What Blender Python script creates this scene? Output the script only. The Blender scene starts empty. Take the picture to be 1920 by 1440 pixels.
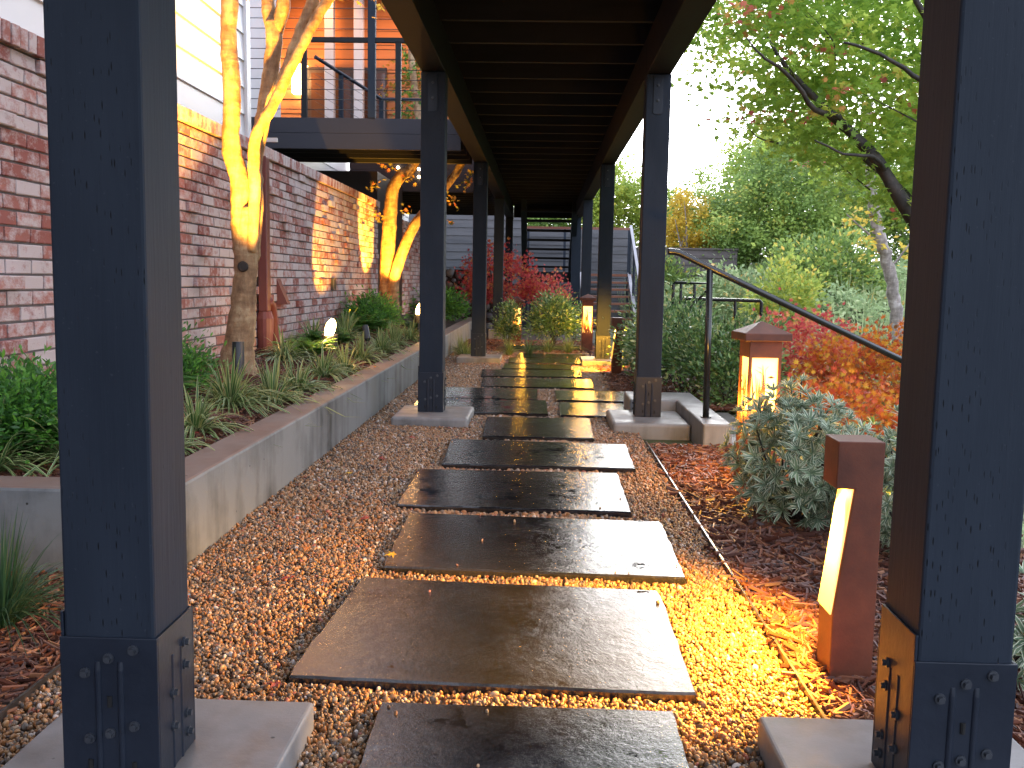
import bpy, bmesh, math, random
import numpy as np
from mathutils import Vector, Matrix
R = math.radians
S = bpy.context.scene
COL = S.collection
rng = np.random.default_rng(7)
random.seed(7)

# ------------------------------------------------------------------ camera
F, PIT, YAW, ROL = 1765.17, .1098, .0301, .0178
cy, sy = math.cos(YAW), math.sin(YAW)
fw = Vector((-sy*math.cos(PIT), cy*math.cos(PIT), -math.sin(PIT)))
rt = Vector((cy, sy, 0)); up = rt.cross(fw)
r2 = rt*math.cos(ROL)+up*math.sin(ROL); u2 = -rt*math.sin(ROL)+up*math.cos(ROL)
cam = bpy.data.cameras.new("camera"); cam.lens = 36*F/1920; cam.sensor_width = 36
cam.clip_start = .05; cam.clip_end = 1500
co = bpy.data.objects.new("camera", cam); COL.objects.link(co)
m = Matrix((r2, u2, -fw)).transposed().to_4x4(); m.translation = (0, 0, 1.0)
co.matrix_world = m
S.camera = co
# ------------------------------------------------------------------ world and sun
SUN_EL, SUN_AZ = R(14), R(11)          # low soft evening light from ahead, a little to the right
W = bpy.data.worlds.new("World"); S.world = W; W.use_nodes = True
nt = W.node_tree; nt.nodes.clear()
out = nt.nodes.new('ShaderNodeOutputWorld'); bg = nt.nodes.new('ShaderNodeBackground')
sky = nt.nodes.new('ShaderNodeTexSky'); sky.sky_type = 'NISHITA'; sky.sun_disc = False
sky.sun_elevation = SUN_EL; sky.sun_rotation = SUN_AZ; sky.air_density = 1; sky.dust_density = 5; sky.ozone_density = 1
hs = nt.nodes.new('ShaderNodeHueSaturation'); hs.inputs['Saturation'].default_value = .08
mx = nt.nodes.new('ShaderNodeMix'); mx.data_type = 'RGBA'; mx.inputs[0].default_value = .45
mx.inputs[7].default_value = (23.0, 25.3, 31.0, 1)      # even overcast veil over the clear sky
nt.links.new(sky.outputs[0], hs.inputs['Color']); nt.links.new(hs.outputs[0], mx.inputs[6])
nt.links.new(mx.outputs[2], bg.inputs[0]); bg.inputs[1].default_value = .13
nt.links.new(bg.outputs[0], out.inputs[0])
sl = bpy.data.lights.new("sun", 'SUN'); sl.energy = .6; sl.angle = R(25); sl.color = (1, .95, .88)
so = bpy.data.objects.new("sun", sl); COL.objects.link(so)
sd = Vector((math.sin(SUN_AZ)*math.cos(SUN_EL), math.cos(SUN_AZ)*math.cos(SUN_EL), math.sin(SUN_EL)))
so.rotation_euler = sd.to_track_quat('Z', 'Y').to_euler(); so.location = (20, 40, 12)
S.view_settings.view_transform = 'Standard'; S.view_settings.look = 'None'
S.view_settings.gamma = 1; S.view_settings.use_curve_mapping = False
S.view_settings.exposure = 0.75
S.render.engine = 'CYCLES'
S.cycles.use_denoising = True
S.cycles.max_bounces = 6; S.cycles.diffuse_bounces = 3; S.cycles.glossy_bounces = 3
S.cycles.transmission_bounces = 4; S.cycles.transparent_max_bounces = 6
S.cycles.sample_clamp_indirect = 6

LK = .80
WARM = (1.0, .48, .045)
LAMP = (1.0, .55, .16)

# ------------------------------------------------------------------ helpers
def tag(o, label=None, cat=None, group=None, kind=None):
    if label: o['label'] = label
    if cat: o['category'] = cat
    if group: o['group'] = group
    if kind: o['kind'] = kind
    return o
ORG = {}
def thing(name, label, cat, loc=(0, 0, 0), group=None):
    o = bpy.data.objects.new(name, None); COL.objects.link(o); o.location = loc
    o.empty_display_size = .1; ORG[o] = Vector(loc)
    return tag(o, label, cat, group)
class MB:
    def __init__(s): s.v = []; s.f = []; s.n = 0; s.uv = None; s.r = []; s.us = []
    def add(s, V, Fs, r=None, uv=None):
        V = np.asarray(V, float).reshape(-1, 3); s.v.append(V)
        for f in Fs: s.f.append(tuple(i+s.n for i in f))
        s.n += len(V)
        s.r.append(np.full(len(V), 0.5 if r is None else r) if np.isscalar(r) or r is None else np.asarray(r))
        s.us.append(np.zeros(len(V))+.5 if uv is None else np.asarray(uv))
        return s
    def box(s, x0, x1, y0, y1, z0, z1, r=None):
        return s.add([(x0,y0,z0),(x1,y0,z0),(x1,y1,z0),(x0,y1,z0),(x0,y0,z1),(x1,y0,z1),(x1,y1,z1),(x0,y1,z1)],
                     [(0,3,2,1),(4,5,6,7),(0,1,5,4),(1,2,6,5),(2,3,7,6),(3,0,4,7)], r)
    def prism(s, poly, axis, a, b, r=None):
        """poly in the two other axes (in x,y,z order), extruded along axis from a to b"""
        n = len(poly); V = []
        for t in (a, b):
            for p, q in poly:
                V.append({'X': (t, p, q), 'Y': (p, t, q), 'Z': (p, q, t)}[axis])
        Fs = [tuple(range(n))[::-1], tuple(range(n, 2*n))]+[(i, (i+1) % n, n+(i+1) % n, n+i) for i in range(n)]
        return s.add(V, Fs, r)
    def tube(s, pts, rad, n=8, cap=True, r=None, squash=None):
        P = [Vector(p) for p in pts]; k = len(P)
        if not hasattr(rad, '__len__'): rad = [rad]*k
        V = []; ref = Vector((.3, .9, .1)).normalized()
        for i, p in enumerate(P):
            t = (P[min(i+1, k-1)]-P[max(i-1, 0)]).normalized()
            a = (ref-t*ref.dot(t))
            if a.length < 1e-3: a = Vector((1, 0, 0)); a -= t*a.dot(t)
            a.normalize(); b = t.cross(a); ref = a
            for j in range(n):
                th = 2*math.pi*j/n
                V.append(p+a*math.cos(th)*rad[i]+b*math.sin(th)*rad[i])
        Fs = [(i*n+j, i*n+(j+1) % n, (i+1)*n+(j+1) % n, (i+1)*n+j) for i in range(k-1) for j in range(n)]
        if cap: Fs += [tuple(range(n))[::-1], tuple(range((k-1)*n, k*n))]
        return s.add(V, Fs, r)
    def bulk(s, V, Fq, r, uv=None):
        """many small faces at once: V (m,3), Fq (k,n) ints"""
        s.v.append(V); s.f.extend(map(tuple, (Fq+s.n).tolist())); s.n += len(V); s.r.append(r)
        s.us.append(np.zeros(len(V))+.5 if uv is None else uv)
        return s
    def mesh(s, name, mat, origin=(0, 0, 0), smooth=False, data=False):
        me = bpy.data.meshes.new(name); V = np.concatenate(s.v)-np.array(origin)
        me.from_pydata(V.tolist(), [], s.f)
        if data:
            at = me.attributes.new('rnd', 'FLOAT', 'POINT'); at.data.foreach_set('value', np.concatenate(s.r).astype(np.float32))
            at = me.attributes.new('across', 'FLOAT', 'POINT'); at.data.foreach_set('value', np.concatenate(s.us).astype(np.float32))
        if smooth: me.polygons.foreach_set('use_smooth', [True]*len(me.polygons))
        me.materials.append(mat); me.update()
        return me
    def build(s, name, mat, parent=None, smooth=False, data=False, bevel=0, org=None):
        o0 = org if org is not None else (ORG[parent] if parent in ORG else Vector((0, 0, 0)))
        me = s.mesh(name, mat, tuple(o0), smooth, data)
        o = bpy.data.objects.new(name, me); COL.objects.link(o)
        if parent is not None: o.parent = parent; ORG[o] = Vector(o0)
        elif org is not None: o.location = org; ORG[o] = Vector(org)
        else: ORG[o] = Vector((0, 0, 0))
        if bevel:
            b = o.modifiers.new('bevel', 'BEVEL'); b.width = bevel; b.segments = 2; b.limit_method = 'ANGLE'
        return o
def inst(o, loc, parent=None, rz=0, scale=1, label=None):
    """copy one object (mesh shared)"""
    c = o.copy(); COL.objects.link(c)
    if parent is not None: c.parent = parent
    c.location = loc; c.rotation_euler = (0, 0, rz)
    if scale != 1: c.scale = (scale,)*3 if not hasattr(scale, '__len__') else scale
    return c
def copy_tree(o, parent=None):
    c = o.copy(); COL.objects.link(c); c.parent = parent
    for ch in list(o.children): copy_tree(ch, c)
    return c

# ------------------------------------------------------------------ materials
def newmat(name):
    m = bpy.data.materials.new(name); m.use_nodes = True
    nt = m.node_tree; b = nt.nodes['Principled BSDF']
    return m, nt, b
def N(nt, t, **k):
    n = nt.nodes.new('ShaderNode'+t)
    for a, v in k.items():
        if a.startswith('i_'):
            key = a[2:]; key = int(key) if key.isdigit() else key.replace('_', ' ')
            n.inputs[key].default_value = v
        else: setattr(n, a, v)
    return n
def ramp(nt, stops, fac=None, mode='LINEAR'):
    r = nt.nodes.new('ShaderNodeValToRGB'); r.color_ramp.interpolation = mode
    e = r.color_ramp.elements
    while len(e) < len(stops): e.new(.5)
    for i, (p, c) in enumerate(stops):
        e[i].position = p; e[i].color = (*c, 1) if len(c) == 3 else c
    if fac is not None: nt.links.new(fac, r.inputs[0])
    return r
def coords(nt, scale=(1, 1, 1), world=True):
    g = N(nt, 'NewGeometry') if world else N(nt, 'TexCoord')
    mp = N(nt, 'Mapping'); mp.inputs['Scale'].default_value = scale
    nt.links.new(g.outputs['Position' if world else 'Object'], mp.inputs[0])
    return mp.outputs[0]
def noise(nt, vec, scale, detail=4, rough=.55):
    n = N(nt, 'TexNoise'); n.inputs['Scale'].default_value = scale; n.inputs['Detail'].default_value = detail
    n.inputs['Roughness'].default_value = rough; nt.links.new(vec, n.inputs['Vector']); return n.outputs['Fac']
def bump(nt, b, h, strength=.4, dist=.01):
    bp = N(nt, 'Bump'); bp.inputs['Strength'].default_value = strength; bp.inputs['Distance'].default_value = dist
    nt.links.new(h, bp.inputs['Height']); nt.links.new(bp.outputs[0], b.inputs['Normal']); return bp
def simple(name, c1, c2, scale=6, stretch=(1, 1, 1), rough=.6, bs=.3, bd=.004, bscale=60, metallic=0, spec=.5, world=True, r2=None):
    m, nt, b = newmat(name)
    v = coords(nt, stretch, world); n = noise(nt, v, scale, 6, .6)
    r = ramp(nt, [(.3, c1), (.7, c2)], n); nt.links.new(r.outputs[0], b.inputs['Base Color'])
    b.inputs['Roughness'].default_value = rough; b.inputs['Metallic'].default_value = metallic
    b.inputs['Specular IOR Level'].default_value = spec
    if r2 is not None:
        mr = N(nt, 'MapRange'); mr.inputs['To Min'].default_value = rough; mr.inputs['To Max'].default_value = r2
        mr.inputs['From Min'].default_value = .35; mr.inputs['From Max'].default_value = .65
        nt.links.new(n, mr.inputs[0]); nt.links.new(mr.outputs[0], b.inputs['Roughness'])
    if bs:
        n2 = noise(nt, v, bscale, 5, .6); bump(nt, b, n2, bs, bd)
    return m
def emit(name, col, strength, c2=None):
    m, nt, b = newmat(name)
    b.inputs['Base Color'].default_value = (.8, .7, .5, 1)
    b.inputs['Emission Color'].default_value = (*col, 1); b.inputs['Emission Strength'].default_value = strength
    return m

def mat_post():
    m, nt, b = newmat('slate_paint_on_timber')
    v = coords(nt, (1, 1, .06)); g = noise(nt, v, 90, 5, .6)
    v2 = coords(nt, (115, 115, 24)); vor = N(nt, 'TexVoronoi'); vor.inputs['Scale'].default_value = 1
    vor.inputs['Randomness'].default_value = .75
    nt.links.new(v2, vor.inputs['Vector'])
    v4 = coords(nt, (1, 1, .35)); big = noise(nt, v4, 7, 3)
    dash = N(nt, 'MapRange'); nt.links.new(vor.outputs['Distance'], dash.inputs[0])
    dash.inputs['From Min'].default_value = .10; dash.inputs['From Max'].default_value = .2
    gate = N(nt, 'MapRange'); nt.links.new(big, gate.inputs[0]); gate.inputs['From Min'].default_value = .45; gate.inputs['From Max'].default_value = .6
    gate.inputs['To Min'].default_value = 1; gate.inputs['To Max'].default_value = 0
    mxx = N(nt, 'Math', operation='MAXIMUM'); nt.links.new(dash.outputs[0], mxx.inputs[0]); nt.links.new(gate.outputs[0], mxx.inputs[1])
    mul = N(nt, 'Math', operation='MULTIPLY_ADD'); nt.links.new(g, mul.inputs[0]); mul.inputs[1].default_value = .6
    nt.links.new(mxx.outputs[0], mul.inputs[2])
    bump(nt, b, mul.outputs[0], .5, .003)
    c = ramp(nt, [(.3, (.0128, .0190, .0305)), (.7, (.0190, .0268, .0410))], big)
    dk = N(nt, 'Mix', data_type='RGBA'); dk.inputs[6].default_value = (.004, .005, .008, 1)
    nt.links.new(mxx.outputs[0], dk.inputs[0]); nt.links.new(c.outputs[0], dk.inputs[7])
    sp = noise(nt, coords(nt), 140, 2, .5); sm_ = N(nt, 'MapRange'); nt.links.new(sp, sm_.inputs[0]); sm_.inputs['From Min'].default_value = .70; sm_.inputs['From Max'].default_value = .76
    wear = noise(nt, coords(nt, (1, 1, .15)), 22, 6, .7); wm = N(nt, 'MapRange'); nt.links.new(wear, wm.inputs[0]); wm.inputs['From Min'].default_value = .60; wm.inputs['From Max'].default_value = .75; wm.inputs['To Max'].default_value = .35
    mxw = N(nt, 'Math', operation='MAXIMUM'); nt.links.new(sm_.outputs[0], mxw.inputs[0]); nt.links.new(wm.outputs[0], mxw.inputs[1])
    wmx = N(nt, 'Mix', data_type='RGBA'); nt.links.new(mxw.outputs[0], wmx.inputs[0]); nt.links.new(dk.outputs[2], wmx.inputs[6]); wmx.inputs[7].default_value = (.026, .034, .048, 1)
    nt.links.new(wmx.outputs[2], b.inputs['Base Color']); b.inputs['Roughness'].default_value = .6; b.inputs['Specular IOR Level'].default_value = .16
    return m
def mat_brick():
    m, nt, b = newmat('whitewashed_red_brick')
    a = N(nt, 'Attribute', attribute_name='rnd'); oi = N(nt, 'ObjectInfo')
    ad = N(nt, 'Math', operation='ADD'); nt.links.new(a.outputs['Fac'], ad.inputs[0]); nt.links.new(oi.outputs['Random'], ad.inputs[1])
    fr = N(nt, 'Math', operation='FRACT'); nt.links.new(ad.outputs[0], fr.inputs[0])
    red = ramp(nt, [(0, (.24, .070, .058)), (.25, (.33, .12, .095)), (.5, (.40, .17, .14)), (.75, (.29, .10, .085)), (1, (.44, .22, .18))], fr.outputs[0])
    v = coords(nt, (1, 1, 1.3)); n1 = noise(nt, v, 17, 8, .72); n2 = noise(nt, v, 5, 3)
    s1 = N(nt, 'Math', operation='MULTIPLY_ADD'); nt.links.new(fr.outputs[0], s1.inputs[0]); s1.inputs[1].default_value = .30
    nt.links.new(n1, s1.inputs[2])
    s2 = N(nt, 'Math', operation='MULTIPLY_ADD'); nt.links.new(n2, s2.inputs[0]); s2.inputs[1].default_value = .25; nt.links.new(s1.outputs[0], s2.inputs[2])
    mr = N(nt, 'MapRange'); nt.links.new(s2.outputs[0], mr.inputs[0]); mr.inputs['From Min'].default_value = .62; mr.inputs['From Max'].default_value = .85
    mix = N(nt, 'Mix', data_type='RGBA'); nt.links.new(mr.outputs[0], mix.inputs[0]); nt.links.new(red.outputs[0], mix.inputs[6])
    mix.inputs[7].default_value = (.50, .42, .42, 1); nt.links.new(mix.outputs[2], b.inputs['Base Color'])
    b.inputs['Roughness'].default_value = .8
    n3 = noise(nt, v, 110, 5, .7); s3 = N(nt, 'Math', operation='MULTIPLY_ADD'); nt.links.new(n3, s3.inputs[0]); s3.inputs[1].default_value = .5; nt.links.new(mr.outputs[0], s3.inputs[2])
    bump(nt, b, s3.outputs[0], .6, .004)
    return m
def mat_concrete(name, c1, c2, wet=False):
    m, nt, b = newmat(name)
    v = coords(nt); n = noise(nt, v, 3, 7, .65); vs = coords(nt, (6, 6, .8)); st = noise(nt, vs, 1, 5, .6)
    mu = N(nt, 'Math', operation='MULTIPLY_ADD'); nt.links.new(st, mu.inputs[0]); mu.inputs[1].default_value = .85; nt.links.new(n, mu.inputs[2])
    r = ramp(nt, [(.66, c1), (.8, tuple((p+q)/2 for p, q in zip(c1, c2))), (1.0, c2)], mu.outputs[0])
    vv = N(nt, 'TexVoronoi'); vv.inputs['Scale'].default_value = 11; nt.links.new(v, vv.inputs['Vector'])
    pit = N(nt, 'MapRange'); nt.links.new(vv.outputs['Distance'], pit.inputs[0]); pit.inputs['From Min'].default_value = .025; pit.inputs['From Max'].default_value = .06
    mix = N(nt, 'Mix', data_type='RGBA'); nt.links.new(pit.outputs[0], mix.inputs[0]); mix.inputs[6].default_value = tuple(x*.35 for x in c1)+(1,)
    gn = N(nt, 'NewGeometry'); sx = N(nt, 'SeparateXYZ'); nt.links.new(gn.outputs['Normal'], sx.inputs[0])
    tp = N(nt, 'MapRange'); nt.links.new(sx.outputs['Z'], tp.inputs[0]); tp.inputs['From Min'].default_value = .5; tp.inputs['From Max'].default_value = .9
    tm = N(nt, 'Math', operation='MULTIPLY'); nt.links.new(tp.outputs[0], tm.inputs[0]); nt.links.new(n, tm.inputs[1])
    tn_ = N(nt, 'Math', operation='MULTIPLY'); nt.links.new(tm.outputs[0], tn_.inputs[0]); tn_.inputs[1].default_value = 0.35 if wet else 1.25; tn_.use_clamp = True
    tmix = N(nt, 'Mix', data_type='RGBA'); nt.links.new(tn_.outputs[0], tmix.inputs[0]); nt.links.new(r.outputs[0], tmix.inputs[6]); tmix.inputs[7].default_value = (.20, .105, .068, 1)   # tan tint on upward faces, uneven with the noise
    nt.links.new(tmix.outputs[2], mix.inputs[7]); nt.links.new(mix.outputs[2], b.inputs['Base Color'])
    mr = N(nt, 'MapRange'); nt.links.new(n, mr.inputs[0]); mr.inputs['From Min'].default_value = .35; mr.inputs['From Max'].default_value = .65
    mr.inputs['To Min'].default_value = .3 if wet else .55; mr.inputs['To Max'].default_value = .75; nt.links.new(mr.outputs[0], b.inputs['Roughness'])
    n3 = noise(nt, v, 120, 5, .7); s3 = N(nt, 'Math', operation='MULTIPLY_ADD'); nt.links.new(n3, s3.inputs[0]); s3.inputs[1].default_value = .4; nt.links.new(pit.outputs[0], s3.inputs[2])
    bump(nt, b, s3.outputs[0], .35, .004); b.inputs['Specular IOR Level'].default_value = .45 if wet else .22
    return m
def mat_slab():
    m, nt, b = newmat('wet_dark_bluestone')
    v = coords(nt); n = noise(nt, v, 2.2, 6, .62); big = noise(nt, v, .9, 3, .5)
    r = ramp(nt, [(.35, (.008, .008, .010)), (.6, (.016, .015, .017)), (.8, (.030, .027, .029))], n)
    nt.links.new(r.outputs[0], b.inputs['Base Color'])
    fine = noise(nt, v, 150, 4, .75); mid = noise(nt, v, 34, 5, .7); cell = noise(nt, v, 11, 9, .72)
    fine2 = N(nt, 'Math', operation='MULTIPLY_ADD'); nt.links.new(fine, fine2.inputs[0]); fine2.inputs[1].default_value = .6; nt.links.new(mid, fine2.inputs[2])
    # water film: smooth shiny patches broken by proud, drier grain
    pd = N(nt, 'Math', operation='MULTIPLY_ADD'); nt.links.new(big, pd.inputs[0]); pd.inputs[1].default_value = .7; nt.links.new(cell, pd.inputs[2])
    mr = N(nt, 'MapRange'); nt.links.new(pd.outputs[0], mr.inputs[0]); mr.inputs['From Min'].default_value = .72; mr.inputs['From Max'].default_value = .98
    mr.inputs['To Min'].default_value = 1; mr.inputs['To Max'].default_value = .18
    hh = N(nt, 'Math', operation='MULTIPLY'); nt.links.new(fine2.outputs[0], hh.inputs[0]); nt.links.new(mr.outputs[0], hh.inputs[1])
    bump(nt, b, hh.outputs[0], .6, .0015)
    rr = N(nt, 'MapRange'); nt.links.new(mr.outputs[0], rr.inputs[0]); rr.inputs['To Min'].default_value = .03; rr.inputs['To Max'].default_value = .17
    nt.links.new(rr.outputs[0], b.inputs['Roughness']); b.inputs['IOR'].default_value = 1.6
    b.inputs['Specular IOR Level'].default_value = .72
    return m
def mat_leaf(name, stops, trans=.35, rough=.45, variegated=None, objvar=False, spec=.5):
    m, nt, b = newmat(name)
    a = N(nt, 'Attribute', attribute_name='rnd')
    fac = a.outputs['Fac']
    r = ramp(nt, stops, fac)
    col = r.outputs[0]
    if variegated:
        ac = N(nt, 'Attribute', attribute_name='across')
        d = N(nt, 'Math', operation='SUBTRACT'); nt.links.new(ac.outputs['Fac'], d.inputs[0]); d.inputs[1].default_value = .5
        ab = N(nt, 'Math', operation='ABSOLUTE'); nt.links.new(d.outputs[0], ab.inputs[0])
        mr = N(nt, 'MapRange'); nt.links.new(ab.outputs[0], mr.inputs[0]); mr.inputs['From Min'].default_value = .30; mr.inputs['From Max'].default_value = .36
        mix = N(nt, 'Mix', data_type='RGBA'); nt.links.new(mr.outputs[0], mix.inputs[0]); nt.links.new(col, mix.inputs[6]); mix.inputs[7].default_value = (*variegated, 1)
        col = mix.outputs[2]
    nt.links.new(col, b.inputs['Base Color']); b.inputs['Roughness'].default_value = rough
    b.inputs['Specular IOR Level'].default_value = spec
    tr = N(nt, 'BsdfTranslucent'); gm = N(nt, 'Gamma'); gm.inputs[1].default_value = .72; nt.links.new(col, gm.inputs[0]); nt.links.new(gm.outputs[0], tr.inputs[0])   # light passing through a leaf comes out paler
    ms = N(nt, 'MixShader'); ms.inputs[0].default_value = trans
    nt.links.new(b.outputs[0], ms.inputs[1]); nt.links.new(tr.outputs[0], ms.inputs[2])
    nt.links.new(ms.outputs[0], nt.nodes['Material Output'].inputs[0])
    return m
def mat_random(name, stops, rough=.5, jitter=.0, bs=0, spec=.5):
    m, nt, b = newmat(name); oi = N(nt, 'ObjectInfo')
    r = ramp(nt, stops, oi.outputs['Random'], 'CONSTANT'); nt.links.new(r.outputs[0], b.inputs['Base Color'])
    b.inputs['Roughness'].default_value = rough; b.inputs['Specular IOR Level'].default_value = spec
    if bs:
        v = coords(nt, (1, 1, 1)); bump(nt, b, noise(nt, v, 200, 3), bs, .003)
    return m

M = dict(
 post=mat_post(),
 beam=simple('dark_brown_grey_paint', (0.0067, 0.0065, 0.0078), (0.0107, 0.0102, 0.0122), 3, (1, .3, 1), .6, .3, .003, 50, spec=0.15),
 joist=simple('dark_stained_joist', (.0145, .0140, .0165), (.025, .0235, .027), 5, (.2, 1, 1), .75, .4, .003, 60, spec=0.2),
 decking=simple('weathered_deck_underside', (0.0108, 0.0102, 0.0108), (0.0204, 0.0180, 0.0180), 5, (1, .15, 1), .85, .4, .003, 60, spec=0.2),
 fascia=simple('grey_fascia_paint', (0.0240, 0.0240, 0.0323), (0.0317, 0.0317, 0.0420), 2, (.3, 1, 1), .55, .25, .003, 50, spec=0.25),
 metalpost=simple('slate_painted_steel', (0.0076, 0.0118, 0.0218), (0.0118, 0.0174, 0.0295), 14, rough=.42, bs=.25, bd=.003, bscale=55, spec=0.3),
 bolt=simple('painted_bolt_head', (0.0231, 0.0277, 0.0370), (0.0370, 0.0416, 0.0508), 20, rough=.4, bs=0),
 slot=simple('dark_slot_hole', (.004, .004, .005), (.006, .006, .006), rough=.9, bs=0),
 brick=mat_brick(),
 mortar=simple('grey_mortar', (0.1050, 0.0945, 0.0945), (0.1575, 0.1417, 0.1417), 20, rough=.9, bs=.5, bd=.004, bscale=120),
 siding=simple('white_painted_siding', (0.5409, 0.5409, 0.5556), (0.5848, 0.5848, 0.5994), 2, (1, .2, 1), .45, .12, .002, 60),
 greysiding=simple('weathered_grey_boards', (0.0450, 0.0480, 0.0562), (0.0900, 0.0915, 0.1013), 3, (.3, .3, 3), .5, .4, .004, 30),
 brownfence=simple('weathered_brown_boards', (.055, .045, .045), (.10, .08, .08), 3, (.3, .3, 3), .6, .4, .004, 30),
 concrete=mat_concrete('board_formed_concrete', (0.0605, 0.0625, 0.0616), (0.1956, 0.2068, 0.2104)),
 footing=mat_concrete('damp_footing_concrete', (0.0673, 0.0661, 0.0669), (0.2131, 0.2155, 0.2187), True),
 slab=mat_slab(),
 slabedge=None,
 rust=simple('rusted_corten_steel', (0.0693, 0.0194, 0.0099), (0.1478, 0.0422, 0.0197), 9, rough=.55, bs=.3, bd=.002, bscale=160, spec=.4),
 brownpipe=simple('brown_painted_pipe', (0.1200, 0.0320, 0.0280), (0.1520, 0.0416, 0.0360), 4, rough=.4, bs=.08),
 bark=None,
 black=simple('black_enamel_handrail', (.010, .012, .014), (.018, .020, .022), 10, rough=.22, bs=.1, bd=.002, bscale=150),
 railblack=simple('matt_black_railing', (.006, .007, .009), (.010, .011, .014), 10, rough=.6, bs=0, spec=.25),
 gunmetal=simple('dark_fixture_metal', (.035, .037, .042), (.055, .058, .065), 10, rough=.35, metallic=.4, bs=.05),
 edging=simple('steel_edging', (.05, .045, .045), (.16, .15, .15), 12, rough=.3, metallic=.7, bs=.1),
 tan=simple('tan_stained_boards', (.34, .12, .035), (.44, .17, .055), 3, (.2, 1, 3), .6, .2, .003, 40),
 whitetrim=simple('white_column_paint', (.50, .50, .53), (.60, .60, .62), 3, rough=.4, bs=.05),
 doorframe=simple('dark_wood_frame', (.016, .008, .007), (.030, .014, .010), 8, (1, 1, .2), .45, .1),
 tread=simple('wet_redwood_tread', (.12, .045, .030), (.20, .080, .055), 4, (.2, 1, 1), .3, .3, .003, 40),
 stringer=simple('pale_stringer_paint', (0.1920, 0.1840, 0.2080), (0.2560, 0.2480, 0.2720), 4, rough=.35, bs=.15, bd=.003),
 stone=mat_random('field_stone', [(0, (.12, .11, .10)), (.15, (.22, .15, .10)), (.3, (.17, .17, .17)), (.45, (.28, .22, .16)), (.6, (.11, .10, .11)), (.75, (.24, .24, .24)), (.88, (.20, .13, .10))], .55, bs=.7),
 soil=simple('wet_dark_soil', (.020, .011, .008), (.045, .022, .014), 12, rough=.75, bs=.8, bd=.02, bscale=40),
 gravelbase=simple('gravel_bedding', (.05, .034, .020), (.12, .08, .045), 60, rough=.8, bs=.8, bd=.01, bscale=120),
 terrain=simple('garden_earth_and_moss', (.030, .035, .012), (.07, .08, .025), 1.2, rough=.9, bs=.8, bd=.03, bscale=20),
 pebble=mat_random('river_pebble', [(0, (0.212, 0.097, 0.034)), (.12, (0.266, 0.142, 0.061)), (.24, (0.125, 0.063, 0.029)), (.34, (0.297, 0.180, 0.091)), (.43, (0.086, 0.063, 0.049)), (.52, (0.235, 0.097, 0.034)), (.62, (0.148, 0.112, 0.084)), (.70, (0.344, 0.247, 0.166)), (.76, (0.062, 0.041, 0.034)), (.84, (0.297, 0.135, 0.049)), (.94, (0.469, 0.404, 0.363)), (.97, (0.251, 0.075, 0.046))], .38),
 chip=mat_random('shredded_redwood_mulch', [(0, (.075, .022, .012)), (.2, (.12, .036, .018)), (.4, (.045, .015, .010)), (.55, (.17, .058, .026)), (.7, (.09, .030, .018)), (.82, (.24, .10, .045)), (.93, (.13, .055, .035))], .5),
 lamp=emit('lamp_glow', (1.0, .50, .09), 2.5),
 bollardglow=emit('bollard_plate_glow', (1.0, .40, .02), .95),
 lensglow=emit('spot_lens_glow', (1.0, .62, .22), 22),
 sconce=emit('sconce_glow', (1.0, .62, .25), 16),
 downglow=emit('downlight_glow', (1.0, .75, .45), 14),
)
def mat_bark(name, c1, c2, c3):
    m, nt, b = newmat(name)
    v = coords(nt, (1, 1, .35)); n = noise(nt, v, 14, 7, .65); v2 = coords(nt, (1, 1, 2.5)); n2 = noise(nt, v2, 9, 5, .6)
    mu = N(nt, 'Math', operation='MULTIPLY_ADD'); nt.links.new(n2, mu.inputs[0]); mu.inputs[1].default_value = .7; nt.links.new(n, mu.inputs[2])
    r = ramp(nt, [(.62, c1), (.85, c2), (1.05, c3)], mu.outputs[0]); nt.links.new(r.outputs[0], b.inputs['Base Color'])
    b.inputs['Roughness'].default_value = .7
    n3 = noise(nt, v, 60, 6, .7); s = N(nt, 'Math', operation='MULTIPLY_ADD'); nt.links.new(n3, s.inputs[0]); s.inputs[1].default_value = .5; nt.links.new(mu.outputs[0], s.inputs[2])
    bump(nt, b, s.outputs[0], .7, .012)
    return m
M['bark'] = mat_bark('maple_bark', (.12, .062, .028), (.27, .16, .08), (.38, .27, .15))
M['darkbark'] = mat_bark('dark_wet_bark', (.010, .007, .006), (.022, .016, .013), (.04, .03, .025))
M['palebark'] = mat_bark('pale_bark', (.12, .10, .09), (.24, .20, .18), (.36, .32, .30))
g = lambda *s: list(s)
M['glass'] = None
m_, nt_, b_ = newmat('window_glass'); b_.inputs['Base Color'].default_value = (.05, .022, .014, 1); b_.inputs['Roughness'].default_value = .05
M['glass'] = m_
M['liriope'] = mat_leaf('variegated_lilyturf_blades', [(0, (0.036, 0.090, 0.025)), (.5, (0.064, 0.154, 0.036)), (.85, (0.108, 0.216, 0.046)), (1, (0.360, 0.342, 0.108))], .25, .35, (.42, .44, .20))
M['fern'] = mat_leaf('fern_green', [(0, (0.036, 0.107, 0.028)), (.5, (0.059, 0.196, 0.031)), (1, (0.137, 0.371, 0.039))], .35, .45)
M['bush'] = mat_leaf('glossy_shrub_leaves', [(0, (0.050, 0.112, 0.039)), (.5, (0.100, 0.210, 0.061)), (.85, (0.220, 0.365, 0.099)), (1, (0.627, 0.616, 0.280))], .2, .28)
M['varieg'] = mat_leaf('cream_edged_shrub_leaves', [(0, (.06, .11, .06)), (.5, (.11, .18, .10)), (1, (.20, .28, .15))], .3, .4, (.60, .64, .48))
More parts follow.
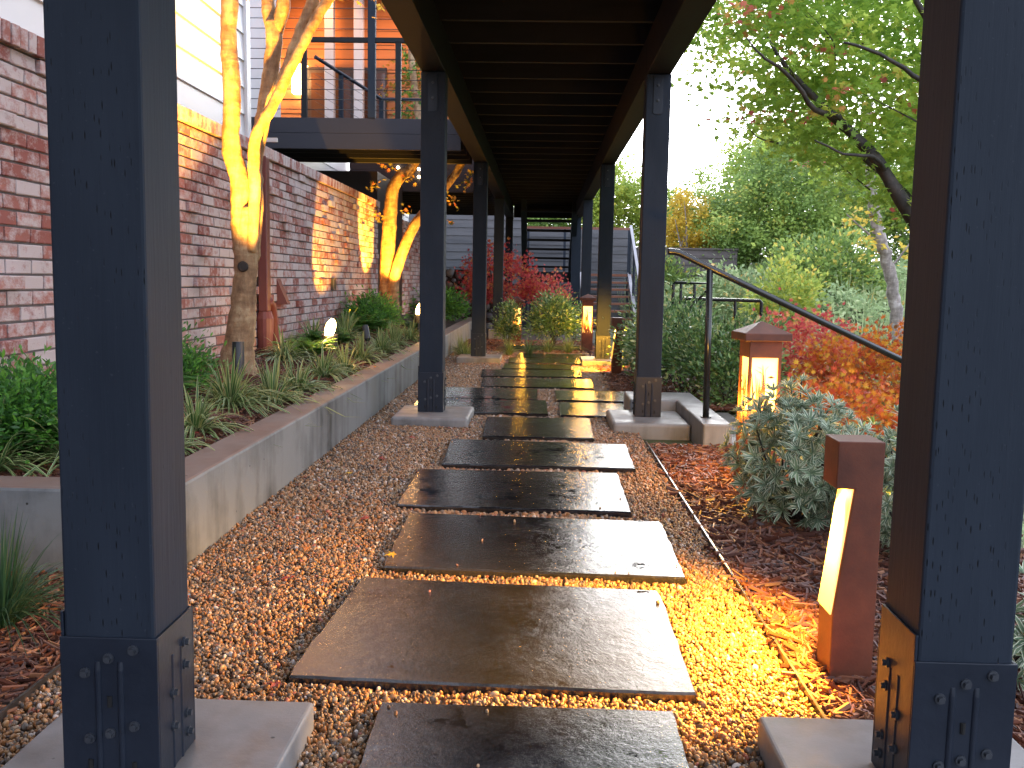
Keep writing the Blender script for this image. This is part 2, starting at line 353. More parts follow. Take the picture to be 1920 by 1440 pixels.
M['maplegreen'] = mat_leaf('autumn_maple_leaves_green', [(0, (.14, .27, .03)), (.45, (.26, .42, .04)), (.78, (.44, .55, .06)), (.88, (.55, .42, .06)), (.94, (.60, .18, .06)), (1, (.60, .09, .10))], .62, .5)
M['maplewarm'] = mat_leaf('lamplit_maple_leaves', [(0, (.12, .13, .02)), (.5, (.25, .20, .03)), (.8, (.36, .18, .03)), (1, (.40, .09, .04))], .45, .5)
M['redmaple'] = mat_leaf('scarlet_maple_leaves', [(0, (.42, .03, .04)), (.4, (.62, .06, .07)), (.75, (.68, .14, .08)), (1, (.70, .34, .08))], .45, .5)
M['orangemaple'] = mat_leaf('orange_maple_leaves', [(0, (0.110, 0.110, 0.022)), (.2, (0.495, 0.044, 0.022)), (.55, (0.638, 0.132, 0.013)), (.85, (0.682, 0.264, 0.017)), (1, (0.605, 0.374, 0.033))], .4, .5)
M['treegreen'] = mat_leaf('background_tree_leaves', [(0, (0.081, 0.146, 0.036)), (.5, (0.182, 0.293, 0.057)), (.85, (0.328, 0.439, 0.081)), (1, (0.728, 0.520, 0.081))], .4, .5)
M['treelime'] = mat_leaf('lime_tree_leaves', [(0, (0.170, 0.248, 0.041)), (.5, (0.309, 0.414, 0.055)), (.9, (0.526, 0.524, 0.069)), (1, (0.750, 0.469, 0.069))], .5, .5)
M['treeyellow'] = mat_leaf('yellow_tree_leaves', [(0, (0.247, 0.235, 0.041)), (.4, (0.587, 0.386, 0.041)), (1, (0.750, 0.552, 0.055))], .5, .5)
M['sage'] = mat_leaf('pale_grey_green_cover', [(0, (0.161, 0.245, 0.101)), (.5, (0.305, 0.416, 0.172)), (.9, (0.515, 0.575, 0.287)), (1, (0.750, 0.402, 0.086))], .35, .5)
M['grass'] = mat_leaf('dark_green_grass', [(0, (0.021, 0.060, 0.024)), (.5, (0.039, 0.105, 0.036)), (1, (0.120, 0.150, 0.045))], .3, .4)
M['mondo'] = mat_leaf('yellow_green_sedge', [(0, (0.053, 0.090, 0.022)), (.5, (0.120, 0.180, 0.038)), (1, (0.330, 0.360, 0.090))], .3, .4)
M['leafy'] = mat_leaf('fallen_yellow_leaf', [(0, (.60, .34, .02)), (1, (.70, .42, .03))], .3, .5)
M['leafo'] = mat_leaf('fallen_orange_leaf', [(0, (.42, .14, .02)), (1, (.5, .18, .03))], .3, .5)
M['leafr'] = mat_leaf('fallen_red_leaf', [(0, (.22, .028, .02)), (1, (.32, .05, .03))], .2, .5)

# ------------------------------------------------------------------ vegetation builders (numpy)
def basis(D, Up):
    D = D/np.linalg.norm(D, axis=1, keepdims=True)
    S_ = np.cross(D, Up); S_ /= np.maximum(np.linalg.norm(S_, axis=1, keepdims=True), 1e-6)
    return D, S_, np.cross(S_, D)
STAR = None
def leafshape(kind):
    if kind == 'diamond':
        V = np.array([(0, 0, 0), (.28, .5, .06), (0, 1, 0), (-.28, .5, .06)]); Fc = np.array([(0, 1, 2, 3)]); u = np.array([.5, 1, .5, 0])
    elif kind == 'narrow':
        V = np.array([(0, 0, 0), (.10, .40, .03), (.085, .70, .03), (0, 1, 0), (-.085, .70, .03), (-.10, .40, .03), (0, .55, 0)])
        Fc = np.array([(0, 1, 6), (1, 2, 6), (2, 3, 6), (3, 4, 6), (4, 5, 6), (5, 0, 6)]); u = np.array([.5, 1, 1, .9, 0, 0, .5])
    elif kind == 'leaf':      # base, right, tip, left, centre vein
        V = np.array([(0, 0, 0), (.17, .45, .05), (.14, .72, .04), (0, 1, 0), (-.14, .72, .04), (-.17, .45, .05), (0, .55, 0)])
        Fc = np.array([(0, 1, 6, 6), (1, 2, 6, 6), (2, 3, 6, 6), (3, 4, 6, 6), (4, 5, 6, 6), (5, 0, 6, 6)])[:, :3]; u = np.array([.5, 1, 1, .9, 0, 0, .5])
    elif kind == 'star':      # five-lobed leaf, light enough to use by the tens of thousands
        pts = [(0, .12)]
        for i, (a, l) in enumerate([(-100, .55), (-48, .9), (0, 1.05), (48, .9), (100, .55)]):
            pts.append((math.sin(R(a))*l*.55, .35+math.cos(R(a))*l*.55))
            if i < 4: b_ = (-74, -24, 24, 74)[i]; pts.append((math.sin(R(b_))*.19, .35+math.cos(R(b_))*.19))
        V = np.array([(x, y, -.15*abs(x)) for x, y in pts]); n = len(pts)
        Fc = np.array([(0, i, i+1) for i in range(1, n-1)]); u = np.full(n, .5)
    else:                     # palmate maple leaf
        pts = []
        tips = [(-125, .55), (-75, .78), (-38, .95), (0, 1.05), (38, .95), (75, .78), (125, .55)]
        for i, (a, l) in enumerate(tips):
            pts.append((math.sin(R(a))*l*.55, .35+math.cos(R(a))*l*.55))
            if i < 6:
                b_ = (a+tips[i+1][0])/2; pts.append((math.sin(R(b_))*.2, .35+math.cos(R(b_))*.2))
        pts = [(0, .22)]+pts
        V = np.array([(x, y, -.15*abs(x)) for x, y in pts]+[(0, .35, .03)]); n = len(pts)
        Fc = np.array([(i, (i+1) % n, n) for i in range(n)]); u = np.full(n+1, .5)
    return V, Fc, u
def leaves(mb, P, size, kind='diamond', droop=.2, flat=.6, rnd=None, rg=rng, outdir=None):
    n = len(P); V, Fc, u = leafshape(kind)
    D = rg.normal(size=(n, 3)); D[:, 2] *= .5; D[:, 2] -= droop
    if outdir is not None: D = D*.6+outdir
    Up = rg.normal(size=(n, 3))*(1-flat); Up[:, 2] += flat+.05
    D, Sx, Nn = basis(D, Up)
    size = np.broadcast_to(size, (n,))*rg.uniform(.75, 1.25, n)
    L = V[None]*size[:, None, None]
    X = P[:, None]+L[..., 0:1]*Sx[:, None]+L[..., 1:2]*D[:, None]+L[..., 2:3]*Nn[:, None]
    r = rg.random(n) if rnd is None else rnd
    k = len(V); idx = (np.arange(n)*k)[:, None, None]+Fc[None]
    mb.bulk(X.reshape(-1, 3), idx.reshape(-1, Fc.shape[1]), np.repeat(r, k), np.tile(u, n))
def blades(mb, C, n, length, width, rg=rng, spread=.9, seg=5, base=.03, stiff=.5):
    C = np.asarray(C, float); a = rg.uniform(0, 2*math.pi, n); ln = length*rg.uniform(.6, 1.15, n); lean = rg.uniform(.1, 1, n)*spread
    bx = rg.uniform(0, base, n); t = np.linspace(0, 1, seg+1)
    out = ln[:, None]*(lean[:, None]*t+(.35*lean[:, None])*t**2)*.75
    zz = ln[:, None]*(t*(1.05-.25*lean[:, None])-lean[:, None]*stiff*1.35*t**2.2)
    dx, dy = np.cos(a), np.sin(a)
    px = C[0]+dx[:, None]*(bx[:, None]+out); py = C[1]+dy[:, None]*(bx[:, None]+out); pz = C[2]+np.maximum(zz, -.05)
    w = width*rg.uniform(.7, 1.2, n)[:, None]*(1-t**2.5*.92)[None]*.5
    tw = a[:, None]+math.pi/2+rg.normal(0, .25, n)[:, None]+0*t
    A = np.stack([px-np.cos(tw)*w, py-np.sin(tw)*w, pz], -1); B = np.stack([px+np.cos(tw)*w, py+np.sin(tw)*w, pz], -1)
    Mi = np.stack([px, py, pz-w*.5], -1)
    V = np.stack([A, Mi, B], 2).reshape(n, -1, 3); k = 3*(seg+1)
    base_i = (np.arange(n)*k)[:, None, None]
    q = np.array([[(3*i, 3*i+1, 3*i+4, 3*i+3), (3*i+1, 3*i+2, 3*i+5, 3*i+4)] for i in range(seg)]).reshape(-1, 4)
    idx = base_i+q[None]
    mb.bulk(V.reshape(-1, 3), idx.reshape(-1, 4), np.repeat(rg.random(n), k), np.tile([0, .5, 1], n*(seg+1)))
def fern(mb, C, nf, length, rg=rng, leaflet=.05, droop=1.0, npair=16):
    for _ in range(nf):
        a = rg.uniform(0, 2*math.pi); L = length*rg.uniform(.7, 1.15); t = np.linspace(.08, 1, npair); ln = rg.uniform(.45, .95)
        x = C[0]+math.cos(a)*L*ln*t; y = C[1]+math.sin(a)*L*ln*t; z = C[2]+L*(t*.95-droop*ln*.75*t**2)
        P = np.stack([x, y, z], 1); sd_ = np.array([-math.sin(a), math.cos(a), 0]); fd = np.array([math.cos(a), math.sin(a), .1])
        sz = leaflet*np.sin(np.clip(t, .12, .97)*math.pi)**.7*1.25+.006
        for s_ in (-1, 1):
            O = np.tile(sd_*s_*1.7+fd*.8, (len(P), 1))
            n = len(P); V, Fc, u = leafshape('diamond'); D, Sx, Nn = basis(O+rg.normal(0, .12, O.shape), np.tile([0, 0, 1.], (n, 1)))
            Ls = V[None]*sz[:, None, None]; X = P[:, None]+Ls[..., 0:1]*Sx[:, None]+Ls[..., 1:2]*D[:, None]+Ls[..., 2:3]*Nn[:, None]
            idx = (np.arange(n)*4)[:, None, None]+Fc[None]
            mb.bulk(X.reshape(-1, 3), idx.reshape(-1, 4), np.repeat(np.full(n, rg.random()), 4), np.tile(u, n))
def clumps(c, rad, ncl, per, clr, rg=rng, shell=.55, flatc=.7, low=-1):
    """points in clumps through the volume of an ellipsoid; uneven outline"""
    d = rg.normal(size=(ncl, 3)); d /= np.linalg.norm(d, axis=1, keepdims=True); d[:, 2] = np.maximum(d[:, 2], low)
    rr = shell+(1-shell)*rg.random(ncl)**.6; rr *= rg.uniform(.8, 1.12, ncl)
    cc = np.asarray(c)+d*rr[:, None]*np.asarray(rad)
    P = cc[:, None]+rg.normal(size=(ncl, per, 3))*clr*np.array([1, 1, flatc])*rg.uniform(.6, 1.3, ncl)[:, None, None]
    tone = np.repeat(rg.random(ncl), per)
    return P.reshape(-1, 3), np.clip(tone*.65+rg.random(ncl*per)*.35, 0, 1), cc
def spline(pts, n=6):
    P = [Vector(p) for p in pts]; out_ = []
    for i in range(len(P)-1):
        a, b_, c, d = P[max(i-1, 0)], P[i], P[i+1], P[min(i+2, len(P)-1)]
        for k in range(n):
            t = k/n
            out_.append(.5*((2*b_)+(c-a)*t+(2*a-5*b_+4*c-d)*t*t+(-a+3*b_-3*c+d)*t**3))
    out_.append(P[-1]); return out_
def limb(mb, pts, r0, r1=None, n=8, k=6, wob=.0, rg=rng):
    pp = spline(pts, k); m_ = len(pp)
    if hasattr(r0, '__len__'):
        rad = np.interp(np.linspace(0, 1, m_), np.linspace(0, 1, len(r0)), r0)
    else: rad = np.linspace(r0, r1, m_)
    rad = rad*(1+rg.normal(0, .035, m_))
    if wob: pp = [p+Vector(rg.normal(0, wob, 3)) for p in pp]
    mb.tube(pp, list(rad), n)

# ================================================================== THE SETTING
def terrain_h(x, y):
    d = np.clip((x-1.45)/3.2, 0, 1); d = d*d*(3-2*d)
    rise = np.clip((y-13)/14, 0, 1); rise = rise*rise*(3-2*rise)
    h = -.03-1.05*d*(1-rise)+.25*rise*np.clip((x-1)/4, 0, 1)+.85*np.clip((x-3.4)/2.5, 0, 1)*np.clip((y-11)/8, 0, 1)
    return h
xs = np.concatenate([np.linspace(-400, -14, 12), np.linspace(-12, 1, 14), np.linspace(1.2, 14, 44), np.linspace(16, 400, 14)])
ys = np.concatenate([np.linspace(-400, -12, 10), np.linspace(-10, 45, 80), np.linspace(48, 800, 14)])
XX, YY = np.meshgrid(xs, ys); ZZ = terrain_h(XX, YY)
mb = MB(); nx = len(xs)
mb.add(np.stack([XX, YY, ZZ], -1).reshape(-1, 3), [(j*nx+i, j*nx+i+1, (j+1)*nx+i+1, (j+1)*nx+i) for j in range(len(ys)-1) for i in range(nx-1)])
tag(mb.build('ground', M['terrain'], smooth=True), kind='structure')

SL = [ # wet stepping slabs: four corners (x,y)
 [(-.349,2.058),(.318,2.059),(.325,1.33),(-.342,1.30)],
 [(-.567,2.958),(.392,2.907),(.388,2.155),(-.606,2.186)],
 [(-.534,3.817),(.506,3.773),(.496,3.045),(-.521,3.077)],
 [(-.609,4.722),(.404,4.734),(.398,3.922),(-.610,3.950)],
 [(-.537,5.644),(.522,5.579),(.508,4.856),(-.509,4.861)],
 [(-.372,6.591),(.357,6.624),(.341,5.764),(-.353,5.768)],
 [(-.98,7.575),(.051,7.585),(.064,6.800),(-.98,6.83)],
 [(.149,7.50),(1.0,7.50),(1.0,6.79),(.149,6.778)],
 [(-1.0,8.40),(-.022,8.402),(-.023,7.641),(-1.0,7.65)],
 [(.130,8.306),(.95,8.33),(.95,7.63),(.134,7.633)],
 [(-.576,9.30),(.512,9.34),(.492,8.55),(-.546,8.561)],
 [(-.633,10.158),(.440,10.30),(.426,9.55),(-.605,9.472)],
 [(-.42,10.95),(.355,10.95),(.339,10.39),(-.42,10.33)],
 [(-.40,11.78),(.522,11.85),(.500,11.10),(-.38,11.05)],
 [(-.30,12.55),(.60,12.62),(.58,11.95),(-.32,11.90)],
]
mb = MB(); mb.add([(-1.22, -1.5, .0), (.66, -1.5, .0), (.66, 13.2, .0), (-1.22, 13.2, .0)], [(0, 1, 2, 3)])
path = tag(mb.build('path', M['gravelbase']), kind='structure')
for q in SL:
    bm = bmesh.new(); cx = sum(p[0] for p in q)/4; cyy = sum(p[1] for p in q)/4
    # outline with slightly chipped, uneven edges
    ring = []
    for i in range(4):
        a = Vector(q[i]); b = Vector(q[(i+1) % 4]); k = 14
        for j in range(k):
            p = a.lerp(b, j/k); n_ = Vector((-(b-a).y, (b-a).x)).normalized()
            amp = .0018 if j else .004
            ring.append(p+n_*rng.normal(0, amp))
    mb = MB(); nn = len(ring); zt = .034+rng.uniform(-.002, .003)
    V = [(p.x, p.y, -.01) for p in ring]+[(p.x, p.y, zt-.006) for p in ring]
    V += [(p.x+(cx-p.x)*.008, p.y+(cyy-p.y)*.010, zt) for p in ring]
    Fs = [(i, (i+1) % nn, nn+(i+1) % nn, nn+i) for i in range(nn)]+[(nn+i, nn+(i+1) % nn, 2*nn+(i+1) % nn, 2*nn+i) for i in range(nn)]
    Fs = [f[::-1] for f in Fs]+[tuple(range(2*nn, 3*nn))[::-1]]
    mb.add(V, Fs); o = mb.build('paving_slab', M['slab'], path)
def in_slab(X, Y, grow=0.004):
    res = np.zeros(len(X), bool)
    for q in SL:
        ins = np.ones(len(X), bool)
        for i in range(4):
            a, b = q[i], q[(i+1) % 4]
            cr = (b[0]-a[0])*(Y-a[1])-(b[1]-a[1])*(X-a[0]); ins &= cr < grow*math.hypot(b[0]-a[0], b[1]-a[1])
        res |= ins
    return res
# footing blocks ------------------------------------------------
RY = [1.602+4.8849*n for n in range(-1, 5)]        # front faces of the post rows
PA, PB, PD = .679, .668, .1645
FOOT = []
for n, Y in enumerate(RY):
    FOOT += [(-1.0, -.48, Y-.25, Y+.36), (.485, 1.0, Y-.32, Y+.36)]
def in_foot(X, Y):
    r_ = np.zeros(len(X), bool)
    for a, b, c, d in FOOT: r_ |= (X > a) & (X < b) & (Y > c) & (Y < d)
    return r_

def scatter(name, P, size, mat, kind, rots, seedscale):
    """one stuff object: a point cloud carrying pebbles / chips through geometry nodes"""
    me = bpy.data.meshes.new(name); me.from_pydata(P.tolist(), [], [])
    a = me.attributes.new('sc', 'FLOAT_VECTOR', 'POINT'); a.data.foreach_set('vector', size.astype(np.float32).ravel())
    a = me.attributes.new('ro', 'FLOAT_VECTOR', 'POINT'); a.data.foreach_set('vector', rots.astype(np.float32).ravel())
    o = bpy.data.objects.new(name, me); COL.objects.link(o); me.materials.append(mat)
    ng = bpy.data.node_groups.new(name+'_nodes', 'GeometryNodeTree')
    ng.interface.new_socket('Geometry', in_out='INPUT', socket_type='NodeSocketGeometry')
    ng.interface.new_socket('Geometry', in_out='OUTPUT', socket_type='NodeSocketGeometry')
    gi = ng.nodes.new('NodeGroupInput'); go = ng.nodes.new('NodeGroupOutput')
    ip = ng.nodes.new('GeometryNodeInstanceOnPoints')
    if kind == 'pebble':
        src = ng.nodes.new('GeometryNodeMeshIcoSphere'); src.inputs['Radius'].default_value = 1; src.inputs['Subdivisions'].default_value = 2
        sm = ng.nodes.new('GeometryNodeSetShadeSmooth'); ng.links.new(src.outputs[0], sm.inputs[0]); src_o = sm.outputs[0]
    else:
        src = ng.nodes.new('GeometryNodeMeshCylinder'); src.inputs['Vertices'].default_value = 5; src.inputs['Radius'].default_value = .5; src.inputs['Depth'].default_value = 1
        src_o = src.outputs[0]
    sm2 = ng.nodes.new('GeometryNodeSetMaterial'); sm2.inputs['Material'].default_value = mat
    ng.links.new(src_o, sm2.inputs[0]); ng.links.new(sm2.outputs[0], ip.inputs['Instance'])
    ng.links.new(gi.outputs[0], ip.inputs['Points'])
    for nm, key in (('sc', 'Scale'), ('ro', 'Rotation')):
        na = ng.nodes.new('GeometryNodeInputNamedAttribute'); na.data_type = 'FLOAT_VECTOR'; na.inputs['Name'].default_value = nm
        if key == 'Rotation':
            e = ng.nodes.new('FunctionNodeEulerToRotation'); ng.links.new(na.outputs['Attribute'], e.inputs[0]); ng.links.new(e.outputs[0], ip.inputs[key])
        else: ng.links.new(na.outputs['Attribute'], ip.inputs[key])
    ng.links.new(ip.outputs[0], go.inputs[0])
    md = o.modifiers.new('scatter', 'NODES'); md.node_group = ng
    return tag(o, kind='stuff')
def sizes3(n, base, an): return base*np.stack([rng.uniform(.8, 1.35, n), rng.uniform(.65, 1.1, n), rng.uniform(.45, .8, n)], 1)*rng.lognormal(0, .24, n)[:, None]
PX, PY, PS = [], [], []
for (y0, y1, dens, s) in ((1.3, 3.6, 17500, .0058), (3.6, 6.5, 10500, .0072), (6.5, 13.2, 6200, .0090)):
    n = int((1.88)*(y1-y0)*dens); X = rng.uniform(-1.20, .655, n); Y = rng.uniform(y0, y1, n); PX.append(X); PY.append(Y); PS.append(np.full(n, s))
X = np.concatenate(PX); Y = np.concatenate(PY); s = np.concatenate(PS)
on = in_slab(X, Y, .004); stray = on & (rng.random(len(X)) < np.where(in_slab(X, Y, -.05), .00015, .003))
k = ((~on) | stray) & ~in_foot(X, Y); X, Y, s, stray = X[k], Y[k], s[k], stray[k]
P = np.stack([X, Y, np.where(stray, .036, rng.uniform(.002, .014, len(X))+.006*np.sin(X*9+1)*np.sin(Y*7))], 1)
scatter('gravel', P, sizes3(len(P), 1, 0)*(s*np.where(stray, .75, 1))[:, None], M['pebble'], 'pebble', rng.uniform(0, 6.28, (len(P), 3))*np.array([.35, .35, 1]), 1)
# a few stray pebbles lying on the slabs
# ------------------------------------------------ planting beds and mulch
PT = .30                                            # top of the concrete planter wall
def bed_h(x, y): return .255+.16*np.clip((-1.38-x)/.85, 0, 1)*np.clip((y-3.15)/.9, .1, 1)+.012*np.sin(x*11)*np.sin(y*6)
gx = np.linspace(-2.26, -1.36, 10); gy = np.linspace(3.1, 17.6, 90); XX, YY = np.meshgrid(gx, gy)
mb = MB(); mb.add(np.stack([XX, YY, bed_h(XX, YY)], -1).reshape(-1, 3), [(j*10+i, j*10+i+1, (j+1)*10+i+1, (j+1)*10+i) for j in range(89) for i in range(9)])
tag(mb.build('planter_soil', M['soil'], smooth=True), kind='structure')
mb = MB(); mb.add([(.665, -1.5, .004), (1.5, -1.5, .004), (1.5, 5.5, .004), (.665, 5.5, .004), (.66, 5.5, .004), (1.5, 13.2, .004), (.66, 13.2, .004)], [(0, 1, 2, 3)])
mb.add([(.665, 7.5, .004), (2.0, 7.5, -.02), (2.0, 13.0, -.02), (.665, 13.0, .004)], [(0, 1, 2, 3)])
mb.add([(-1.5, 13.0, .006), (.8, 13.0, .006), (.8, 19.5, .006), (-1.5, 19.5, .006)], [(0, 1, 2, 3)])
mb.add([(-3.2, -1.5, .004), (-1.18, -1.5, .004), (-1.18, 2.96, .004), (-3.2, 2.96, .004)], [(0, 1, 2, 3)])
tag(mb.build('garden_bed', M['soil']), kind='structure')
reg = []
def addreg(x0, x1, y0, y1, dens, s, hf=None):
    n = int(abs(x1-x0)*(y1-y0)*dens); X = rng.uniform(x0, x1, n); Y = rng.uniform(y0, y1, n)
    Z = (hf(X, Y) if hf is not None else terrain_h(X, Y)+.035)+rng.uniform(0, .018, n)
    reg.append((np.stack([X, Y, Z], 1), np.full(n, s)))
addreg(.672, 1.7, 1.5, 3.2, 9000, .036); addreg(.672, 1.9, 3.2, 5.7, 5200, .042); addreg(1.0, 2.2, 7.4, 12.5, 1500, .05)
addreg(.66, 1.1, 8.35, 13, 2600, .045)
addreg(-2.22, -1.38, 3.15, 7, 5200, .036, lambda x, y: bed_h(x, y)+.006); addreg(-2.22, -1.38, 7, 13, 2000, .045, lambda x, y: bed_h(x, y)+.006)
addreg(-2.2, -1.19, 1.6, 2.95, 7000, .036); addreg(-1.2, .8, 13.0, 15.5, 1600, .05)
P = np.concatenate([r_[0] for r_ in reg]); s = np.concatenate([r_[1] for r_ in reg])
k = ~in_foot(P[:, 0], P[:, 1]) & ~((P[:, 0] > .9) & (P[:, 0] < 2.9) & (P[:, 1] > 5.7) & (P[:, 1] < 7.45)); P, s = P[k], s[k]
n = len(P)
s = s*np.where((P[:, 0] > .6) & (P[:, 1] < 5), 1.5, 1.2)
sz = np.stack([s*.13*rng.uniform(.5, 1.4, n), s*.22*rng.uniform(.4, 1.5, n), s*rng.lognormal(0, .45, n)], 1)
ro = np.stack([math.pi/2+rng.normal(0, .2, n), rng.uniform(0, 3.1, n)*.15, rng.uniform(0, 6.28, n)], 1)
scatter('mulch', P, sz, M['chip'], 'chip', ro, 1)
mb = MB(); mb.box(.657, .664, -1.5, 5.76, -.02, .030)
tag(mb.build('metal_edging', M['edging']), 'thin steel edging strip between the gravel and the right mulch bed', 'garden edging')
mb = MB(); mb.box(-1.183, -1.176, -1.5, 2.95, -.02, .030)
tag(mb.build('metal_edging', M['edging']), 'thin steel edging strip beside the left mulch, behind the near footing', 'garden edging')

# ================================================================== FOOTINGS
flab = {(1, -1): 'pale concrete footing under the nearest left post, at the bottom of the photo',
        (1, 1): 'lamplit concrete footing under the nearest right post, beside the rusty bollard',
        (2, -1): 'concrete footing under the second left post, standing in tan gravel',
        (2, 1): 'rounded concrete footing under the second right post, joined to the landing',
        (3, -1): 'low concrete footing under the third left post, by the grass tufts',
        (3, 1): 'yellow lamplit concrete footing under the third right post, by the far bollard',
        (4, -1): 'small concrete footing under the fourth left post, behind the grass tufts',
        (4, 1): 'small concrete footing behind the middle lantern, under the fourth right post',
        (5, -1): 'last concrete footing of the left post row, near the stairs', (5, 1): 'last concrete footing of the right post row, near the stairs'}
for n, Y in enumerate(RY):
    for sd_ in (-1, 1):
        if (n, sd_) not in flab: continue
        a, b, c, d = FOOT[2*n+(0 if sd_ < 0 else 1)]
        if n == 4: a, b = (a+.1, b-.1)
        h = .075 if n < 4 else .16
        mb = MB(); mb.box(a, b, c, d, -.12, h)
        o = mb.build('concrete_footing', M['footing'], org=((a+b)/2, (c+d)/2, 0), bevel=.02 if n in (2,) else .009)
        o.modifiers['bevel'].segments = 3
        tag(o, flab[(n, sd_)], 'concrete footing', 'concrete footings under the deck posts')

# ================================================================== ELEVATED DECK
ZT = 2.384; ZJ = 2.645
deck = thing('elevated_deck', 'long dark timber deck carried overhead on two rows of slate-grey posts', 'deck', (0, 8, ZT))
def post_parts(n, sx):
    x0 = -PA-PD if sx < 0 else PB
    y0 = RY[n]
    return x0, y0
base = Vector((0, 8, ZT))
mbp = MB(); mbp.box(0, PD, 0, PD, .075, ZT)
post0 = None; br0 = None
def bracket():
    """wrap-round steel post base, local to the post's front left corner"""
    mb = MB(); t = .006; z0, z1 = .077, .353
    mb.box(-t, PD+t, -t, -.0005, z0, z1); mb.box(-t, PD+t, PD+.0005, PD+t, z0, z1)
    mb.box(-t, -.0005, -.0005, PD+.0005, z0, z1+.045); mb.box(PD+.0005, PD+t, -.0005, PD+.0005, z0, z1)
    for x in (.062, .103):
        mb.tube([(x, -t+.0045, z1-.045), (x, -t+.002, z1-.06), (x, -t+.002, z0)], .0068, 10)
    for y in (.062, .103):
        for xx in (-t+.0035, PD+t-.0035):
            mb.tube([(xx, y, z1-.055), (xx, y, z0)], .0062, 10)
    return mb
BR = bracket()
def bolts():
    L = [(.040, -.006, .288), (.083, -.006, .316), (.128, -.006, .332), (.045, -.006, .165), (.083, -.006, .176), (.127, -.006, .19)]
    return L
for n in range(6):
    for sx in (-1, 1):
        x0, y0 = post_parts(n, sx)
        org = Vector((x0, y0, 0))
        if post0 is None:
            o = mbp.build('post', M['post'], None, bevel=.006); post0 = o
        else:
            o = post0.copy(); COL.objects.link(o)
        o.parent = deck; o.location = org-base; ORG[o] = Vector((0, 0, 0))
        if br0 is None:
            b = BR.build('post_base', M['metalpost'], None, bevel=.0015); br0 = b
        else: b = br0.copy(); COL.objects.link(b)
        b.parent = o; b.location = (0, 0, 0)
        if n <= 3:
            for (bx, by, bz) in bolts():
                if 'bolt0' not in globals():
                    mb = MB(); mb.tube([(0, 0, 0), (0, -.004, 0)], .0095, 12); mb.tube([(0, -.004, 0), (0, -.011, 0)], .0062, 6)
                    bolt0 = mb.build('bolt', M['bolt'], None); q = bolt0
                else: q = bolt0.copy(); COL.objects.link(q)
                q.parent = o; q.location = (bx, by, bz)
            # bolts on the face that looks across the walk
            face = PD+.006 if sx < 0 else -.006
            for (yy, bz) in ((.118, .30), (.118, .255), (.06, .225), (.06, .16), (.125, .155), (.13, .115)):
                q = bolt0.copy(); COL.objects.link(q); q.parent = o; q.location = (face, yy, bz); q.rotation_euler = (0, 0, math.pi/2 if sx < 0 else -math.pi/2)
            for (xx, zz) in ((.083, .235), (.045, .115), (.125, .112)):
                if 'slot0' not in globals():
                    mb = MB(); mb.tube([(0, -.0067, -.010), (0, -.0067, .010)], .0045, 8); slot0 = mb.build('slot', M['slot'], None); q = slot0
                else: q = slot0.copy(); COL.objects.link(q)
                q.parent = o; q.location = (xx, 0, zz)
            # rounded strap plate at the post head with two bolts
            if 'strap0' not in globals():
                mb = MB(); c_ = .008
                mb.prism([(.048, 2.13), (.048+c_, 2.13-c_), (.112-c_, 2.13-c_), (.112, 2.13), (.112, 2.375), (.048, 2.375)], 'Y', -.005, -.0005)
                strap0 = mb.build('strap_plate', M['metalpost'], None); q = strap0
            else: q = strap0.copy(); COL.objects.link(q)
            q.parent = o; q.location = (0, 0, 0)
            for zz in (2.31, 2.21, 2.18)[:2]:
                q = bolt0.copy(); COL.objects.link(q); q.parent = o; q.location = (.08, -.005, zz)
        # seam of the beam's bearing plate
        mb = None
# beams in lengths butted over the posts
for sx in (-1, 1):
    xa, xb = (-PA-PD, -PA) if sx < 0 else (PB, PB+PD)
    ed = [-3.6]+[y+PD/2 for y in RY]+[21.9]
    for i in range(len(ed)-1):
        if ed[i+1]-ed[i] < .5: continue
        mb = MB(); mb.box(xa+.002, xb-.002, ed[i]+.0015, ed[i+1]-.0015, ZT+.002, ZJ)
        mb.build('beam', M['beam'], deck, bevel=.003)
j0 = None; jy = 6.21-.575*17
while jy < 21.6:
    if j0 is None:
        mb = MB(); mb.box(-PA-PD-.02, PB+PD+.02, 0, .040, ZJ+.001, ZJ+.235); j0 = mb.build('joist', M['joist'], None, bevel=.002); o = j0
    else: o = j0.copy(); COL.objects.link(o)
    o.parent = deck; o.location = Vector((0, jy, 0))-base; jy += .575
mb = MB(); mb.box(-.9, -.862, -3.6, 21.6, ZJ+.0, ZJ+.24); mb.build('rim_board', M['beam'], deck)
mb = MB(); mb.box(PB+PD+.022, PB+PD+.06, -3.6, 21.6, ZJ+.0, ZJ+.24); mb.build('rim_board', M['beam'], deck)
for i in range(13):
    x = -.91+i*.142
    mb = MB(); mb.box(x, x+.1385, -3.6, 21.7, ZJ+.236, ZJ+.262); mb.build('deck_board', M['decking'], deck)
mb = MB(); mb.box(-.67, .66, 21.45, 21.49, ZT+.02, ZJ+.235); mb.build('end_beam', M['joist'], deck)

